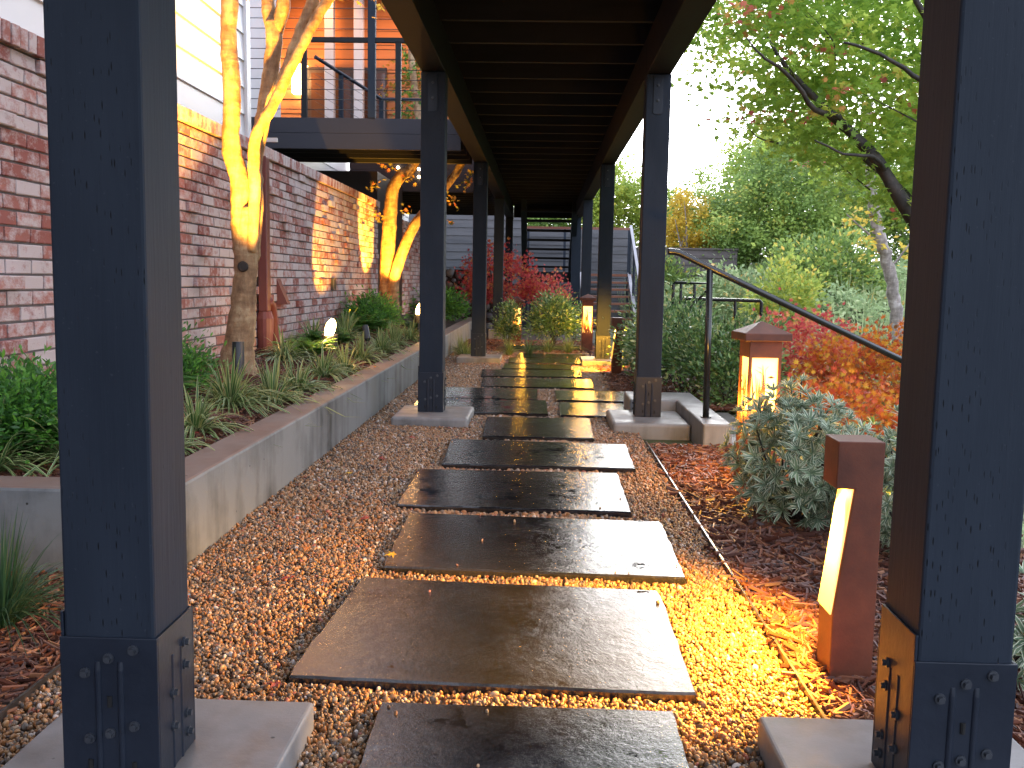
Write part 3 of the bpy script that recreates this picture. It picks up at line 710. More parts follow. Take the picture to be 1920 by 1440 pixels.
# ================================================================== HOUSE
house = thing('house', 'house with whitewashed brick base, white lap siding and a lamplit porch', 'house', (-2.3, 6, 0))
XB = -2.25
mb = MB(); mb.box(-2.55, XB-.010, -3, 12.9, -.1, 1.935)
mb.box(-2.55, XB-.010, 15.2, 19.5, -.1, 1.935)
bw = mb.build('brick_wall', M['mortar'], house)
H, Lb = .0677, .2032
def bricks(y0, y1, z0, ncourse, seed, skip=None):
    rg = np.random.default_rng(seed); L = []
    for c in range(ncourse):
        y = y0-(Lb/2 if c % 2 else 0)
        while y < y1:
            a = max(y, y0); e = min(y+Lb-.010, y1)
            if e-a > .03:
                pr = rg.uniform(0, .004)
                q = rg.random()
                if q < .085: pr += rg.uniform(.016, .032)
                L.append((a, e, z0+c*H, z0+c*H+H-.010, pr, rg.random()))
            y += Lb
    return L
BL = bricks(-3, 12.9, 1.935-26*H+.004, 26, 3)+bricks(15.2, 19.5, 1.935-26*H+.004, 26, 4)
def px(yy): return 1013-2.25*1765/max(yy, .1)
vis = [b for b in BL if (3.75 < b[0] < 4.22) or b[0] > 5.72]
vis.sort(key=lambda b: b[0]); vis = [b for b in vis if b[2] > .36][:300]; vs = set(id(b) for b in vis)
protos = []
def brick_mesh(L, depth, h, seed):
    bm = bmesh.new(); bmesh.ops.create_cube(bm, size=1)
    bmesh.ops.scale(bm, vec=(depth, L, h), verts=bm.verts)
    bmesh.ops.bevel(bm, geom=bm.edges[:], offset=.0035, segments=1, affect='EDGES')
    rg = np.random.default_rng(seed)
    for v in bm.verts: v.co += Vector(rg.normal(0, .0009, 3))
    me = bpy.data.meshes.new('brick'); bm.to_mesh(me); bm.free(); me.materials.append(M['brick']); return me
full = [brick_mesh(Lb-.010, .06, H-.010, s_) for s_ in range(4)]
odd = {}
for b in vis:
    L = round(b[1]-b[0], 3)
    me = full[random.randrange(4)] if abs(L-(Lb-.010)) < .003 else odd.setdefault(L, brick_mesh(L, .06, H-.010, 9))
    o = bpy.data.objects.new('brick', me); COL.objects.link(o); o.parent = bw
    o.location = Vector((XB+b[4]-.03, (b[0]+b[1])/2, (b[2]+b[3])/2))-ORG[house]
mb = MB()
for b in BL:
    if id(b) in vs: continue
    x1 = XB+b[4]; c_ = .003; y0, y1, z0, z1 = b[:4]
    # a box with its four front edges chamfered
    V = [(x1-.05, y0, z0), (x1-.05, y1, z0), (x1-.05, y1, z1), (x1-.05, y0, z1), (x1-c_, y0, z0), (x1-c_, y1, z0), (x1-c_, y1, z1), (x1-c_, y0, z1),
         (x1, y0+c_, z0+c_), (x1, y1-c_, z0+c_), (x1, y1-c_, z1-c_), (x1, y0+c_, z1-c_)]
    Fs = [(0, 1, 5, 4), (1, 2, 6, 5), (2, 3, 7, 6), (3, 0, 4, 7), (4, 5, 9, 8), (5, 6, 10, 9), (6, 7, 11, 10), (7, 4, 8, 11), (8, 9, 10, 11)]
    mb.add(V, Fs, b[5])
o = mb.build('brickwork', M['brick'], bw, data=True); o['kind'] = 'stuff'
cp = MB(); cp.box(-2.55, XB-.004, -3, 12.9, 1.938, 2.02); cap = cp.build('cap_course', M['mortar'], house)
cb = brick_mesh(.057, .11, .088, 5); y = 3.5
while y < 12.85:
    o = bpy.data.objects.new('brick', cb); COL.objects.link(o); o.parent = cap
    o.location = Vector((XB-.025+random.uniform(-.002, .003), y+.0285, 1.985))-ORG[house]; o.rotation_euler = (random.uniform(-.01, .01), .05, 0); y += .0677
# upper lap siding, nearest wing
upw = MB(); upw.box(-3.0, -2.335, -3, 7.44, 2.02, 6.2); upw = upw.build('upper_wall', M['siding'], house)
def siding(parent, x, y0, y1, z0, z1, ex, mat, name='siding_board'):
    z = z0
    while z < z1:
        mb = MB(); mb.prism([(x, z), (x+.022, z), (x+.006, z+ex+.02), (x, z+ex+.02)], 'Y', y0, y1); mb.build(name, mat, parent); z += ex
siding(upw, -2.335, -3, 7.36, 2.03, 6.1, .2, M['siding'])
mb = MB(); mb.box(-2.36, -2.295, 7.362, 7.452, 2.022, 6.2); mb.build('corner_board', M['siding'], upw)
# recessed wing behind the porch
rw = MB(); rw.box(-5.5, -3.32, 7.46, 12.0, 1.9, 6.2); rw.box(-5.5, -3.14, 12.0, 22.0, 1.9, 2.75); rw = rw.build('recessed_wall', M['siding'], house)
siding(rw, -3.14, 12.0, 22.0, 2.0, 2.7, .2, M['siding'])
mb = MB(); mb.box(-3.3, -2.26, 12.905, 15.195, -.1, 2.43); mb.build('dark_alcove', M['doorframe'], house)
# tan porch wall facing the camera, white columns, doors
pw = MB(); pw.box(-5.2, -.9, 13.6, 13.9, 3.4 if False else 2.9, 6.2); pw = pw.build('porch_wall', M['tan'], house)
z = 2.92
while z < 6.1:
    for xa, xb in ((-5.2, -3.36), (-2.24, -.95)) if z < 3.82 else ((-5.2, -.95),):
        mb = MB(); mb.prism([(13.6, z), (13.578, z), (13.594, z+.20), (13.6, z+.20)], 'X', xa, xb); mb.build('siding_board', M['tan'], pw)
    z += .19
mb = MB(); mb.box(-3.36, -2.24, 13.50, 13.57, 2.78, 3.92); dr = mb.build('porch_door', M['doorframe'], house)
for xa in (-3.30, -2.98, -2.66, -2.50): 
    mb = MB(); mb.box(xa, xa+.24, 13.494, 13.499, 2.85, 3.84); mb.build('glass_pane', M['glass'], dr)
for xc in (-2.96, -2.56, -3.72):
    mb = MB(); mb.box(xc-.062, xc+.062, 13.1, 13.22, 2.75, 6.0); mb.build('porch_column', M['whitetrim'], house, bevel=.006)
mb = MB(); mb.box(-5.2, -.9, 12.3, 13.6, 5.0, 5.06); mb.build('porch_ceiling', M['tan'], house)
mb = MB(); mb.box(-5.2, -.9, 12.05, 13.58, 2.72, 2.76); mb.build('porch_floor', M['decking'], house)
mb = MB(); mb.box(-3.56, -3.36, 13.42, 13.57, 3.55, 3.95); mb.build('wall_sconce', M['sconce'], house, bevel=.01)
# downspout with its drain bend, painted brown
mb = MB(); yd = 7.42; xd = XB+.055
mb.box(xd-.036, xd+.036, yd-.05, yd+.05, .72, 1.925)
ds = mb.build('downspout', M['brownpipe'], house, bevel=.008)
mb = MB(); mb.tube([(xd, yd, .30), (xd, yd, .60)], .062, 16); mb.tube([(xd, yd, .60), (xd, yd, .665), (xd, yd, .72)], [.070, .070, .052], 16); mb.tube([(xd, yd, .545), (xd, yd, .605)], .068, 16)
mb.build('drain_collar', M['brownpipe'], ds, smooth=False)
mb = MB(); mb.tube(spline([(xd+.01, yd+.05, .80), (xd+.01, yd+.14, .74), (xd+.01, yd+.20, .60), (xd+.01, yd+.23, .40)], 5), .042, 14); mb.build('drain_bend', M['brownpipe'], ds, smooth=True)
mb = MB(); mb.add([(XB, 7.95, .98), (XB, 8.07, .98), (XB+.09, 8.06, .76), (XB+.09, 7.97, .76), (XB, 7.95, .76), (XB, 8.07, .76)], [(0, 1, 2, 3), (0, 3, 4), (1, 5, 2), (3, 2, 5, 4)])
mb.build('vent_hood', M['brownpipe'], house)
mb = MB(); mb.box(XB+.0, XB+.035, 10.0, 10.12, .86, .99); mb.build('outlet_cover', M['gunmetal'], house, bevel=.004)
# white conduit stub by the tree
mb = MB(); mb.box(-2.30, -2.10, 7.47, 7.50, 2.045, 2.075); mb.build('white_bracket', M['whitetrim'], house)

# ================================================================== PATIO DECKS
def side_deck(label, x0, x1, y0, y1, name='patio_deck'):
    t = thing(name, label, 'deck', ((x0+x1)/2, y0, 2.43))
    for z0, z1 in ((2.372, 2.537), (2.539, 2.70)):
        mb = MB(); mb.box(x0, x1, y0, y0+.04, z0, z1); mb.build('fascia_board', M['fascia'], t, bevel=.003)
    y = y0+.35
    while y < y1:
        mb = MB(); mb.box(x0, x1-.004, y, y+.04, 2.43, 2.66); mb.build('joist', M['joist'], t); y += .42
    mb = MB(); mb.box(x0, x1-.002, y1, y1+.04, 2.43, 2.66); mb.build('joist', M['joist'], t)
    x = x0
    while x < x1-.1:
        mb = MB(); mb.box(x, x+.138, y0+.042, y1+.05, 2.662, 2.688); mb.build('deck_board', M['decking'], t); x += .142
    return t
pd = side_deck('grey-fascia patio deck with cable railing in front of the lamplit porch', -3.3, -.905, 10.3, 11.95)
rl = MB(); rl.box(-2.66, -.905, 10.30, 10.35, 3.492, 3.54); rl = rl.build('railing', M['railblack'], pd)
for x in (-2.60, -1.585): 
    mb = MB(); mb.box(x-.03, x+.03, 10.30, 10.345, 2.702, 3.498); mb.build('railing_post', M['railblack'], rl)
mb = MB(); mb.box(-1.91, -1.83, 10.29, 10.37, 2.702, 5.4); mb.build('porch_post', M['post'], pd, bevel=.004)
for i in range(12):
    z = 2.79+i*.105
    mb = MB(); mb.tube([(-3.2, 10.325, z), (-.91, 10.325, z)], .004, 4); mb.build('cable', M['black'], rl)
# sloping stair rail of the porch
rl2 = MB(); rl2.tube([(-2.62, 10.9, 3.47), (-2.02, 11.8, 3.18)], .022, 8); rl2.tube([(-2.02, 11.8, 3.18), (-1.5, 11.8, 3.18)], .02, 8)
rl2 = rl2.build('stair_rail', M['metalpost'], pd)
for x, y, zt_ in ((-2.4, 11.25, 3.36), (-2.02, 11.8, 3.17)):
    mb = MB(); mb.box(x-.025, x+.025, y-.02, y+.02, 2.70, zt_); mb.build('railing_post', M['post'], rl2)
for i in range(7):
    mb = MB(); mb.tube([(-2.62, 10.9, 3.38-i*.10), (-2.02, 11.8, 3.09-i*.10)], .0025, 4); mb.build('cable', M['gunmetal'], rl2)
rd_top = 2.93
rd = side_deck('dark rear deck with recessed downlights, reaching from the house to the walkway', -3.1, -.905, 15.15, 21.3, 'rear_deck')
mb = MB(); mb.box(-3.1, -.905, 15.15, 15.19, 2.702, 2.93); mb.build('fascia_board', M['fascia'], rd, bevel=.003)
for x, z in ((-2.32, 2.74), (-1.99, 2.72), (-1.99, 2.60)):
    mb = MB(); mb.tube([(x, 15.10, z), (x, 15.148, z)], .022, 10); mb.build('downlight', M['downglow'], rd)

# ================================================================== PLANTER WALL
mb = MB()
mb.prism([(-2.6, 2.965), (-1.195, 2.965), (-1.195, 17.7), (-1.37, 17.7), (-1.37, 3.14), (-2.6, 3.14)], 'Z', -.1, PT)
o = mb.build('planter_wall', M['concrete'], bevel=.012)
tag(o, 'low grey concrete planter wall running along the left of the gravel path', 'retaining wall')

# ================================================================== LANDING AND STEPS
t = thing('garden_steps', 'concrete landing and steps going down beside the second right post', 'steps', (1.1, 6.5, 0))
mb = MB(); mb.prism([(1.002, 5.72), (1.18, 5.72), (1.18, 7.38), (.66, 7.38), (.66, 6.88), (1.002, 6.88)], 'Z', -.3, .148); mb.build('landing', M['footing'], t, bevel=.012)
for i in range(6):
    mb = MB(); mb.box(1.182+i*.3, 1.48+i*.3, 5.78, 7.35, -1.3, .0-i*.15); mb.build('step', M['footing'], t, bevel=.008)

# ================================================================== HANDRAILS
t = thing('handrail', 'long black pipe handrail sloping down past the rusty lantern', 'handrail', (1.06, 6, .148))
mb = MB(); mb.tube(spline([(.785, 6.0, 1.197), (.82, 6.0, 1.196), (.86, 6.0, 1.188)], 4)+[Vector((1.05, 6.0, 1.10)), Vector((2.9, 6.0, .26))], .021, 14); mb.build('rail', M['black'], t, smooth=True)
mb = MB(); mb.tube([(1.063, 6.0, .150), (1.052, 6.0, 1.09)], .0205, 14); mb.build('upright', M['black'], t, smooth=True)
mb = MB(); mb.tube([(1.063, 6.0, .149), (1.063, 6.0, .155)], .034, 14); mb.build('base_flange', M['black'], t)
mb = MB(); mb.tube([(2.7, 6.0, -.7), (2.7, 6.0, .33)], .0205, 14); mb.build('upright', M['black'], t, smooth=True)
t = thing('handrail', 'stepped black pipe handrail standing in the shrubs beyond the long rail', 'handrail', (1.4, 9.5, 0))
mb = MB(); mb.tube([(1.31, 9.5, .35), (1.31, 9.5, .99), (1.33, 9.5, 1.005), (1.70, 9.5, 1.0), (1.44, 9.5, .70), (1.30, 9.5, .5)], .018, 10); mb.build('rail', M['black'], t)
mb = MB(); mb.tube([(1.43, 9.7, .845), (2.22, 9.7, .835), (2.235, 9.7, .82), (2.235, 9.7, .3)], .018, 10); mb.build('rail', M['black'], t)
for x, z, y in ((1.385, .99, 9.5), (1.52, .99, 9.5), (1.46, .84, 9.7), (1.62, .84, 9.7), (1.97, .84, 9.7)):
    mb = MB(); mb.tube([(x, y, -.2), (x, y, z)], .015, 8); mb.build('upright', M['black'], t)

# ================================================================== LIGHT FIXTURES
def spot(name, loc, target, energy, angle=60, blend=.5, col=WARM, size=.03):
    l = bpy.data.lights.new(name, 'SPOT'); l.energy = energy*LK; l.spot_size = R(angle); l.spot_blend = blend; l.color = col; l.shadow_soft_size = size
    o = bpy.data.objects.new(name, l); COL.objects.link(o); o.location = loc
    o.rotation_euler = (Vector(target)-Vector(loc)).to_track_quat('-Z', 'Y').to_euler(); return o
def point(name, loc, energy, col=WARM, size=.04):
    l = bpy.data.lights.new(name, 'POINT'); l.energy = energy*LK; l.color = col; l.shadow_soft_size = size
    o = bpy.data.objects.new(name, l); COL.objects.link(o); o.location = loc; return o
def bollard(x, y, label, en, aim=(-.32, 0, .5)):
    t = thing('bollard_light', label, 'bollard light', (x, y, 0), 'rusted steel bollard lights by the path')
    w, d, h = .106, .112, .622
    mb = MB(); mb.prism([(x-.008, h), (x+w, h), (x+w, -.05), (x, -.05), (x, .178), (x+.038, .503), (x-.008, .503)], 'Y', y, y+d)
    mb.build('body', M['rust'], t, bevel=.0025)
    mb = MB(); mb.prism([(x-.0015, .182), (x+.0365, .503), (x+.0325, .503), (x-.0055, .182)], 'Y', y+.005, y+d-.005)
    mb.build('lit_plate', M['bollardglow'], t)
    lo = spot('bollard_lamp', (x+.012, y+d/2, .494), (x+aim[0], y+d/2+aim[1], .494-aim[2]), en, 108, .6, WARM, .02); lo.parent = t; lo.location = Vector(lo.location)-Vector((x, y, 0))
    lo = point('bollard_lamp', (x+.008, y+d/2, .482), 1.3, WARM, .012); lo.parent = t; lo.location = Vector(lo.location)-Vector((x, y, 0))
bollard(.742, 2.30, 'rusted steel bollard light with a slanted glowing cut-out, nearest the camera', 460, (-.30, .14, .5))
bollard(.765, 10.10, 'small rusted bollard light glowing beside the third right post', 330, (-.10, .60, .30))
def lantern(cx, cyy, zb, rz, label, en, ang=0):
    t = thing('lantern_light', label, 'lantern', (cx, cyy, zb), 'rusted lantern lights with cut-out grass panels')
    w = .078; mb = MB()
    L = Vector((cx, cyy, zb)); B_ = lambda m_: m_
    mb.box(cx-w, cx+w, cyy-w, cyy+w, zb-.05, zb+.28); mb.box(cx-w, cx+w, cyy-w, cyy+w, zb+.655, zb+.735)
    for sx in (-1, 1):
        for sy_ in (-1, 1):
            xa, xb = sorted((cx+sx*w, cx+sx*(w-.014))); ya, yb = sorted((cyy+sy_*w, cyy+sy_*(w-.014)))
            mb.box(xa, xb, ya, yb, zb+.2795, zb+.6555)
    mb.build('body', M['rust'], t, bevel=.002)
    mb = MB(); c_ = .113
    V = [(cx-c_, cyy-c_, zb+.736), (cx+c_, cyy-c_, zb+.736), (cx+c_, cyy+c_, zb+.736), (cx-c_, cyy+c_, zb+.736)]
    V += [(x, y, z+.036) for x, y, z in V]+[(cx, cyy, zb+.828)]
    mb.add(V, [(3, 2, 1, 0), (0, 1, 5, 4), (1, 2, 6, 5), (2, 3, 7, 6), (3, 0, 4, 7), (4, 5, 8), (5, 6, 8), (6, 7, 8), (7, 4, 8)]); mb.build('cap', M['rust'], t, bevel=.003)
    mb = MB(); q = w-.012; mb.box(cx-q, cx+q, cyy-q, cyy+q, zb+.281, zb+.654); mb.build('diffuser', M['lamp'], t)
    # cut-out reed pattern standing in front of the diffuser
    for face in range(4):
        rg = np.random.default_rng(20+face); mb = MB(); hw = w-.014
        for k_ in range(22):
            x0 = rg.uniform(-hw, hw); top = rg.uniform(.14, .34) if k_ > 7 else rg.uniform(.27, .365); ln = rg.uniform(-.055, .055); wd = rg.uniform(.0036, .0078)
            x1 = min(max(x0+ln, -hw), hw); xm = (x0+x1)/2+rg.uniform(-.012, .012)
            pl = [(x0-wd, .28), (x0+wd, .28), (xm+wd*.9, .28+top*.5), (x1, .28+top), (xm-wd*.9, .28+top*.5)]
            V = [(p, -w+.0015+.0001*k_, z) for p, z in pl]+[(p, -w+.0035+.0001*k_, z) for p, z in pl]
            a = face*math.pi/2; V = [(cx+x*math.cos(a)-y*math.sin(a), cyy+x*math.sin(a)+y*math.cos(a), zb+z) for x, y, z in V]
            mb.add(V, [(0, 1, 2, 3, 4)]+[(9, 8, 7, 6, 5)])
        for k_ in range(12):     # small leaves on the reeds
            x0 = rg.uniform(-hw+.015, hw-.015); z0 = rg.uniform(.33, .60); dx = rg.choice([-1, 1])*rg.uniform(.02, .042); dz = rg.uniform(-.01, .04)
            V = [(x0, -w+.001, z0), (x0+dx*.5, -w+.001, z0+dz*.3+.009), (x0+dx, -w+.001, z0+dz), (x0+dx*.5, -w+.001, z0+dz*.8-.004)]
            a = face*math.pi/2; V = [(cx+x*math.cos(a)-y*math.sin(a), cyy+x*math.sin(a)+y*math.cos(a), zb+z) for x, y, z in V]
            mb.add(V, [(0, 1, 2, 3)])
        mb.build('cut_out_panel', M['rust'], t)
    t.rotation_euler = (0, 0, rz)
    for k_, (dx, dy) in enumerate(((0, -1), (-1, 0), (1, 0), (0, 1))):
        lo = point('lantern_lamp', (dx*(w+.03), dy*(w+.03), .42), en, WARM, .03); lo.parent = t
lantern(1.055, 4.55, 0.0, .10, 'rusted lantern light with pyramid cap behind the variegated shrub', 14)
lantern(.650, 13.40, 0.0, .0, 'middle rusted lantern light, between the round shrub and the third right post', 5)
lantern(-.40, 15.2, -.10, .0, 'farthest rusted lantern light, half hidden left of the round shrub', 5)
def spotlight(x, y, z, tilt_to, label, en, lens=False, ang=60, r=.033, L=.17, target=None, blend=.35):
    t = thing('spotlight', label, 'spotlight', (x, y, z), 'garden spotlights in the planter')
    d = (Vector(tilt_to)-Vector((x, y, z))).normalized(); p0 = Vector((x, y, z))
    mb = MB(); a = p0; b = p0+d*L
    mb.tube([a, a+d*.004, b], [r*.8, r, r], 18, True); mb.build('housing', M['gunmetal'], t, smooth=False)
    mb = MB(); mb.tube([(x, y, z-.25), a+d*.03], .008, 8); mb.build('stake', M['gunmetal'], t)
    if lens:      # slanted mouth of the shroud: an elongated glowing lens turned towards the path
        ax = Vector((.30, -.12, .94)).normalized(); nrm = Vector((.15, -.95, -.17)); nrm = (nrm-ax*nrm.dot(ax)).normalized(); sd2 = ax.cross(nrm)
        cc_ = p0+Vector((.02, -.06, .165)); k_ = 22
        V = [cc_+ax*math.cos(a_)*.082+sd2*math.sin(a_)*.040 for a_ in [2*math.pi*i_/k_ for i_ in range(k_)]]
        mb = MB(); mb.add([tuple(v) for v in V]+[tuple(v-nrm*.012) for v in V], [tuple(range(k_))[::-1], tuple(range(k_, 2*k_))]+[(i_, (i_+1) % k_, k_+(i_+1) % k_, k_+i_) for i_ in range(k_)])
        mb.build('lens', M['lensglow'], t)
        lp = point('spill_lamp', cc_+nrm*.06, 9, LAMP, .05); lp.parent = t; lp.location = Vector(lp.location)-p0
    tg = Vector(target) if target else Vector(tilt_to)
    lo = spot('spot_lamp', b+d*.05, tg, en, ang, blend, WARM, .03); lo.parent = t; lo.location = Vector(lo.location)-p0
spotlight(-1.70, 5.22, .44, (-1.70, 5.28, 1.5), 'dark cylinder spotlight in front of the big maple trunk', 2200, ang=54, r=.034, L=.19, target=(-1.74, 5.93, 2.05), blend=1.0)
spotlight(-1.68, 7.42, .43, (-1.66, 7.35, .86), 'spotlight with bright oval lens among the lilyturf tufts', 2000, lens=True, ang=31, r=.062, L=.12, target=(-1.68, 6.0, 2.55))
spotlight(-1.52, 11.6, .46, (-1.52, 11.5, .95), 'far spotlight with glowing lens, just left of the second left post', 60, lens=True, ang=60, r=.05, L=.11, target=(-1.95, 12.2, 2.0))
spotlight(-1.78, 11.55, .46, (-1.82, 11.7, 1.4), 'slim dark spotlight at the foot of the far maple', 650, ang=75, r=.03, L=.2, target=(-2.0, 12.2, 1.9))
spotlight(-1.62, 8.75, .42, (-1.9, 9.3, 1.3), 'spotlight hidden in ferns that washes the brick wall', 260, ang=52, r=.03, L=.15, target=(-2.25, 9.95, 1.55))
point('sconce_lamp', (-3.46, 13.30, 3.77), 30, (1, .50, .16), .06)
l = spot('porch_downlight', (-3.1, 12.9, 4.9), (-3.1, 13.5, 3.2), 70, 150, .8, (1, .42, .12), .1)
l = spot('porch_downlight', (-1.7, 12.9, 4.9), (-1.7, 13.5, 3.2), 60, 150, .8, (1, .42, .12), .1)

# ================================================================== STAIRS AT THE FAR END
t = thing('staircase', 'open-riser stair flight climbing away under the end of the deck', 'staircase', (.1, 20.5, 1))
for i in range(8):
    z = 1.30+i*.195; y = 22.0-i*.27
    if z > 2.62: break
    mb = MB(); mb.box(-.36, .60, y, y+.30, z, z+.045); mb.build('tread', M['joist'], t)
for xa, xb in ((-.48, -.36), (.60, .72)):
    mb = MB(); mb.prism([(22.4, .98), (22.4, 1.36), (20.1, 2.75), (19.95, 2.75), (19.95, 2.45)], 'X', xa, xb); mb.build('stringer', M['post'], t)
mb = MB(); mb.box(-.48, .60, 20.9, 21.0, .97, 1.20); mb.build('landing_beam', M['joist'], t)
for x in (-.47, .62): 
    mb = MB(); mb.box(x, x+(.15 if x < 0 else .20), 20.75, 20.89, -.1, 2.42 if x > 0 else .97); mb.build('support_post', M['post'], t)
t2 = thing('landing_platform', 'timber stair landing with handrail in front of the grey board fence', 'landing', (1, 22.5, 1))
mb = MB(); mb.box(-.5, 2.15, 22.42, 23.5, 1.13, 1.19); mb.build('platform', M['tread'], t2)
mb = MB(); mb.box(-.5, 2.15, 23.45, 23.5, 2.27, 2.33); mb.build('top_rail', M['tread'], t2)
for x in (-.4, .5, 1.4, 2.08):
    mb = MB(); mb.box(x, x+.06, 23.44, 23.5, 1.19, 2.27); mb.build('railing_post', M['post'], t2)
for x in (-.3, .9, 2.0):
    mb = MB(); mb.box(x, x+.12, 22.5, 22.62, -.1, 1.13); mb.build('support_post', M['post'], t2)
t3 = thing('staircase', 'lower stair flight of reddish treads coming down towards the path', 'staircase', (1.45, 21, 0))
for i in range(7):
    z = .96-i*.158; y = 22.12-i*.29
    mb = MB(); mb.box(.95, 2.0, y, y+.29, z, z+.05); mb.build('tread', M['tread'], t3, bevel=.004)
for xa, xb in ((.88, .945), (2.005, 2.075)):
    mb = MB(); mb.prism([(22.42, .84), (22.42, 1.22), (20.2, .08), (20.2, -.08), (20.55, -.08)], 'X', xa, xb); mb.build('stringer', M['stringer'], t3)
mb = MB(); mb.prism([(22.42, 2.26), (22.42, 2.33), (20.25, 1.15), (20.25, 1.08)], 'X', 2.02, 2.08); mb.build('handrail', M['stringer'], t3)
for y, z0, z1 in ((22.38, 1.2, 2.27), (20.3, .1, 1.1), (21.35, .7, 1.7)):
    mb = MB(); mb.box(2.02, 2.08, y-.03, y+.03, z0, z1); mb.build('railing_post', M['post'], t3)
for i in range(6):
    mb = MB(); mb.tube([(2.05, 22.38, 2.1-i*.14), (2.05, 20.3, .98-i*.14)], .004, 4); mb.build('cable', M['gunmetal'], t3)

# ================================================================== FENCES AND STONE WALL
t = thing('board_fence', 'tall weathered grey horizontal-board fence behind the stairs', 'fence', (0, 24, 0))
zz = -.1; i = 0
tops = 2.30
for x0, x1, top, m_ in ((-5.0, -.55, 2.75, 'greysiding'), (-.55, 2.2, 2.30, 'greysiding')):
    z = -.1
    while z < top-.05:
        mb = MB(); mb.prism([(24.0, z), (23.965, z), (23.985, z+.205), (24.0, z+.205)], 'X', x0, x1-.004); mb.build('board', M[m_], t); z += .2
for x in (-4.9, -2.7, -.6, 2.15):
    mb = MB(); mb.box(x, x+.1, 24.0, 24.1, -.1, 2.32); mb.build('fence_post', M['greysiding'], t)
t = thing('board_fence', 'brown board fence with vines, right of the stair landing', 'fence', (3.5, 24.3, 0))
z = -.3
while z < 1.75:
    mb = MB(); mb.prism([(24.3, z), (24.265, z), (24.285, z+.20), (24.3, z+.20)], 'X', 2.25, 4.92); mb.build('board', M['brownfence'], t); z += .195
mb = MB(); mb.box(2.25, 4.95, 24.24, 24.36, z+.01, z+.05); mb.build('cap_rail', M['brownfence'], t)
for x in (2.3, 3.6, 4.86):
    mb = MB(); mb.box(x, x+.08, 24.3, 24.4, -.4, z); mb.build('fence_post', M['brownfence'], t)
mb = MB(); mb.box(-3.4, -.7, 19.3, 19.6, -.1, 1.20)
sw = mb.build('stone_wall', M['soil'], org=(-2.0, 19.3, 0)); tag(sw, 'rubble stone retaining wall beyond the planter, under the grey boards', 'stone wall')
def stone_mesh(seed):
    bm = bmesh.new(); bmesh.ops.create_icosphere(bm, subdivisions=1, radius=1); rg = np.random.default_rng(seed)
    for v in bm.verts: v.co *= 1+rg.normal(0, .12)
    me = bpy.data.meshes.new('stone'); bm.to_mesh(me); bm.free(); me.materials.append(M['stone']); 
    me.polygons.foreach_set('use_smooth', [True]*len(me.polygons)); return me
SM = [stone_mesh(i) for i in range(5)]
rg = np.random.default_rng(5); pts = []
for _ in range(4000):
    x, z, r_ = rg.uniform(-3.3, -.75), rg.uniform(.0, 1.16), rg.choice([.05, .07, .10, .13])
    if all((x-a)**2+((z-b)*1.15)**2 > (r_+c)**2*.82 for a, b, c in pts): pts.append((x, z, r_))
    if len(pts) > 190: break
for x, z, r_ in pts:
    o = bpy.data.objects.new('stone', SM[random.randrange(5)]); COL.objects.link(o); o.parent = sw
    o.location = (x+2.0, .0, z); o.scale = (r_*1.08, .06, r_*.92); o.rotation_euler = (0, rg.uniform(-.4, .4), 0)

# ================================================================== TREES
def maple_stems(name, label, stems, base, mat, leaf=None, extra=None):
    t = thing(name, label, 'tree', base)
    for k_, (nm, pts, rad, n_) in enumerate(stems):
        mb = MB(); limb(mb, pts, rad, n=n_, k=6, wob=.002); mb.build(nm, mat, t, smooth=True)
    return t
YT = 5.95
st = [('trunk', [(-1.93, 5.95, .30), (-1.94, 5.95, .42), (-1.925, 5.95, .60), (-1.89, 5.95, .90), (-1.875, 5.95, 1.20), (-1.875, 5.95, 1.42)], [.150, .118, .092, .076, .070, .060], 18),
      ('branch', [(-1.90, 5.95, 1.15), (-1.912, 5.94, 1.35), (-1.905, 5.94, 1.58), (-1.955, 5.93, 1.80), (-1.94, 5.92, 2.08), (-1.955, 5.92, 2.4), (-1.945, 5.92, 2.72), (-1.92, 5.9, 3.3), (-1.8, 5.8, 3.9)], [.056, .056, .059, .057, .053, .052, .052, .045, .03], 14),
      ('branch', [(-1.85, 5.99, 1.10), (-1.820, 6.0, 1.42), (-1.835, 6.04, 1.70), (-1.79, 6.05, 1.98), (-1.745, 6.05, 2.2), (-1.715, 6.05, 2.45), (-1.715, 6.06, 2.58)], [.046, .043, .043, .046, .050, .052, .055], 14),
      ('branch', [(-1.715, 6.06, 2.52), (-1.755, 6.07, 2.7), (-1.78, 6.1, 3.2)], [.045, .042, .035], 12),
      ('branch', [(-1.71, 6.06, 2.50), (-1.655, 6.04, 2.66), (-1.62, 6.02, 2.85), (-1.5, 6.0, 3.4)], [.045, .045, .042, .03], 12),
      ('branch', [(-1.835, 5.92, 1.15), (-1.80, 5.90, 1.48), (-1.80, 5.88, 1.68), (-1.775, 5.86, 1.86), (-1.68, 5.86, 2.02), (-1.60, 5.86, 2.18), (-1.49, 5.87, 2.40), (-1.37, 5.9, 2.62), (-1.25, 5.95, 2.8), (-1.0, 6.1, 3.2)], [.036, .036, .037, .036, .034, .033, .032, .031, .028, .02], 12),
      ('branch', [(-1.72, 6.05, 2.10), (-1.655, 6.02, 2.22), (-1.60, 6.0, 2.34), (-1.52, 5.98, 2.52), (-1.44, 5.98, 2.72), (-1.40, 6.0, 3.0)], [.034, .034, .033, .036, .037, .03], 12)]
big = maple_stems('maple_tree', 'multi-stemmed maple with lamplit golden bark against the brick wall', st, (-1.93, 5.95, .3), M['bark'])
mb = MB(); mb.tube([(-1.872, 5.872, 1.055), (-1.870, 5.862, 1.055)], [.034, .026], 14); mb.build('branch_scar', M['darkbark'], big)
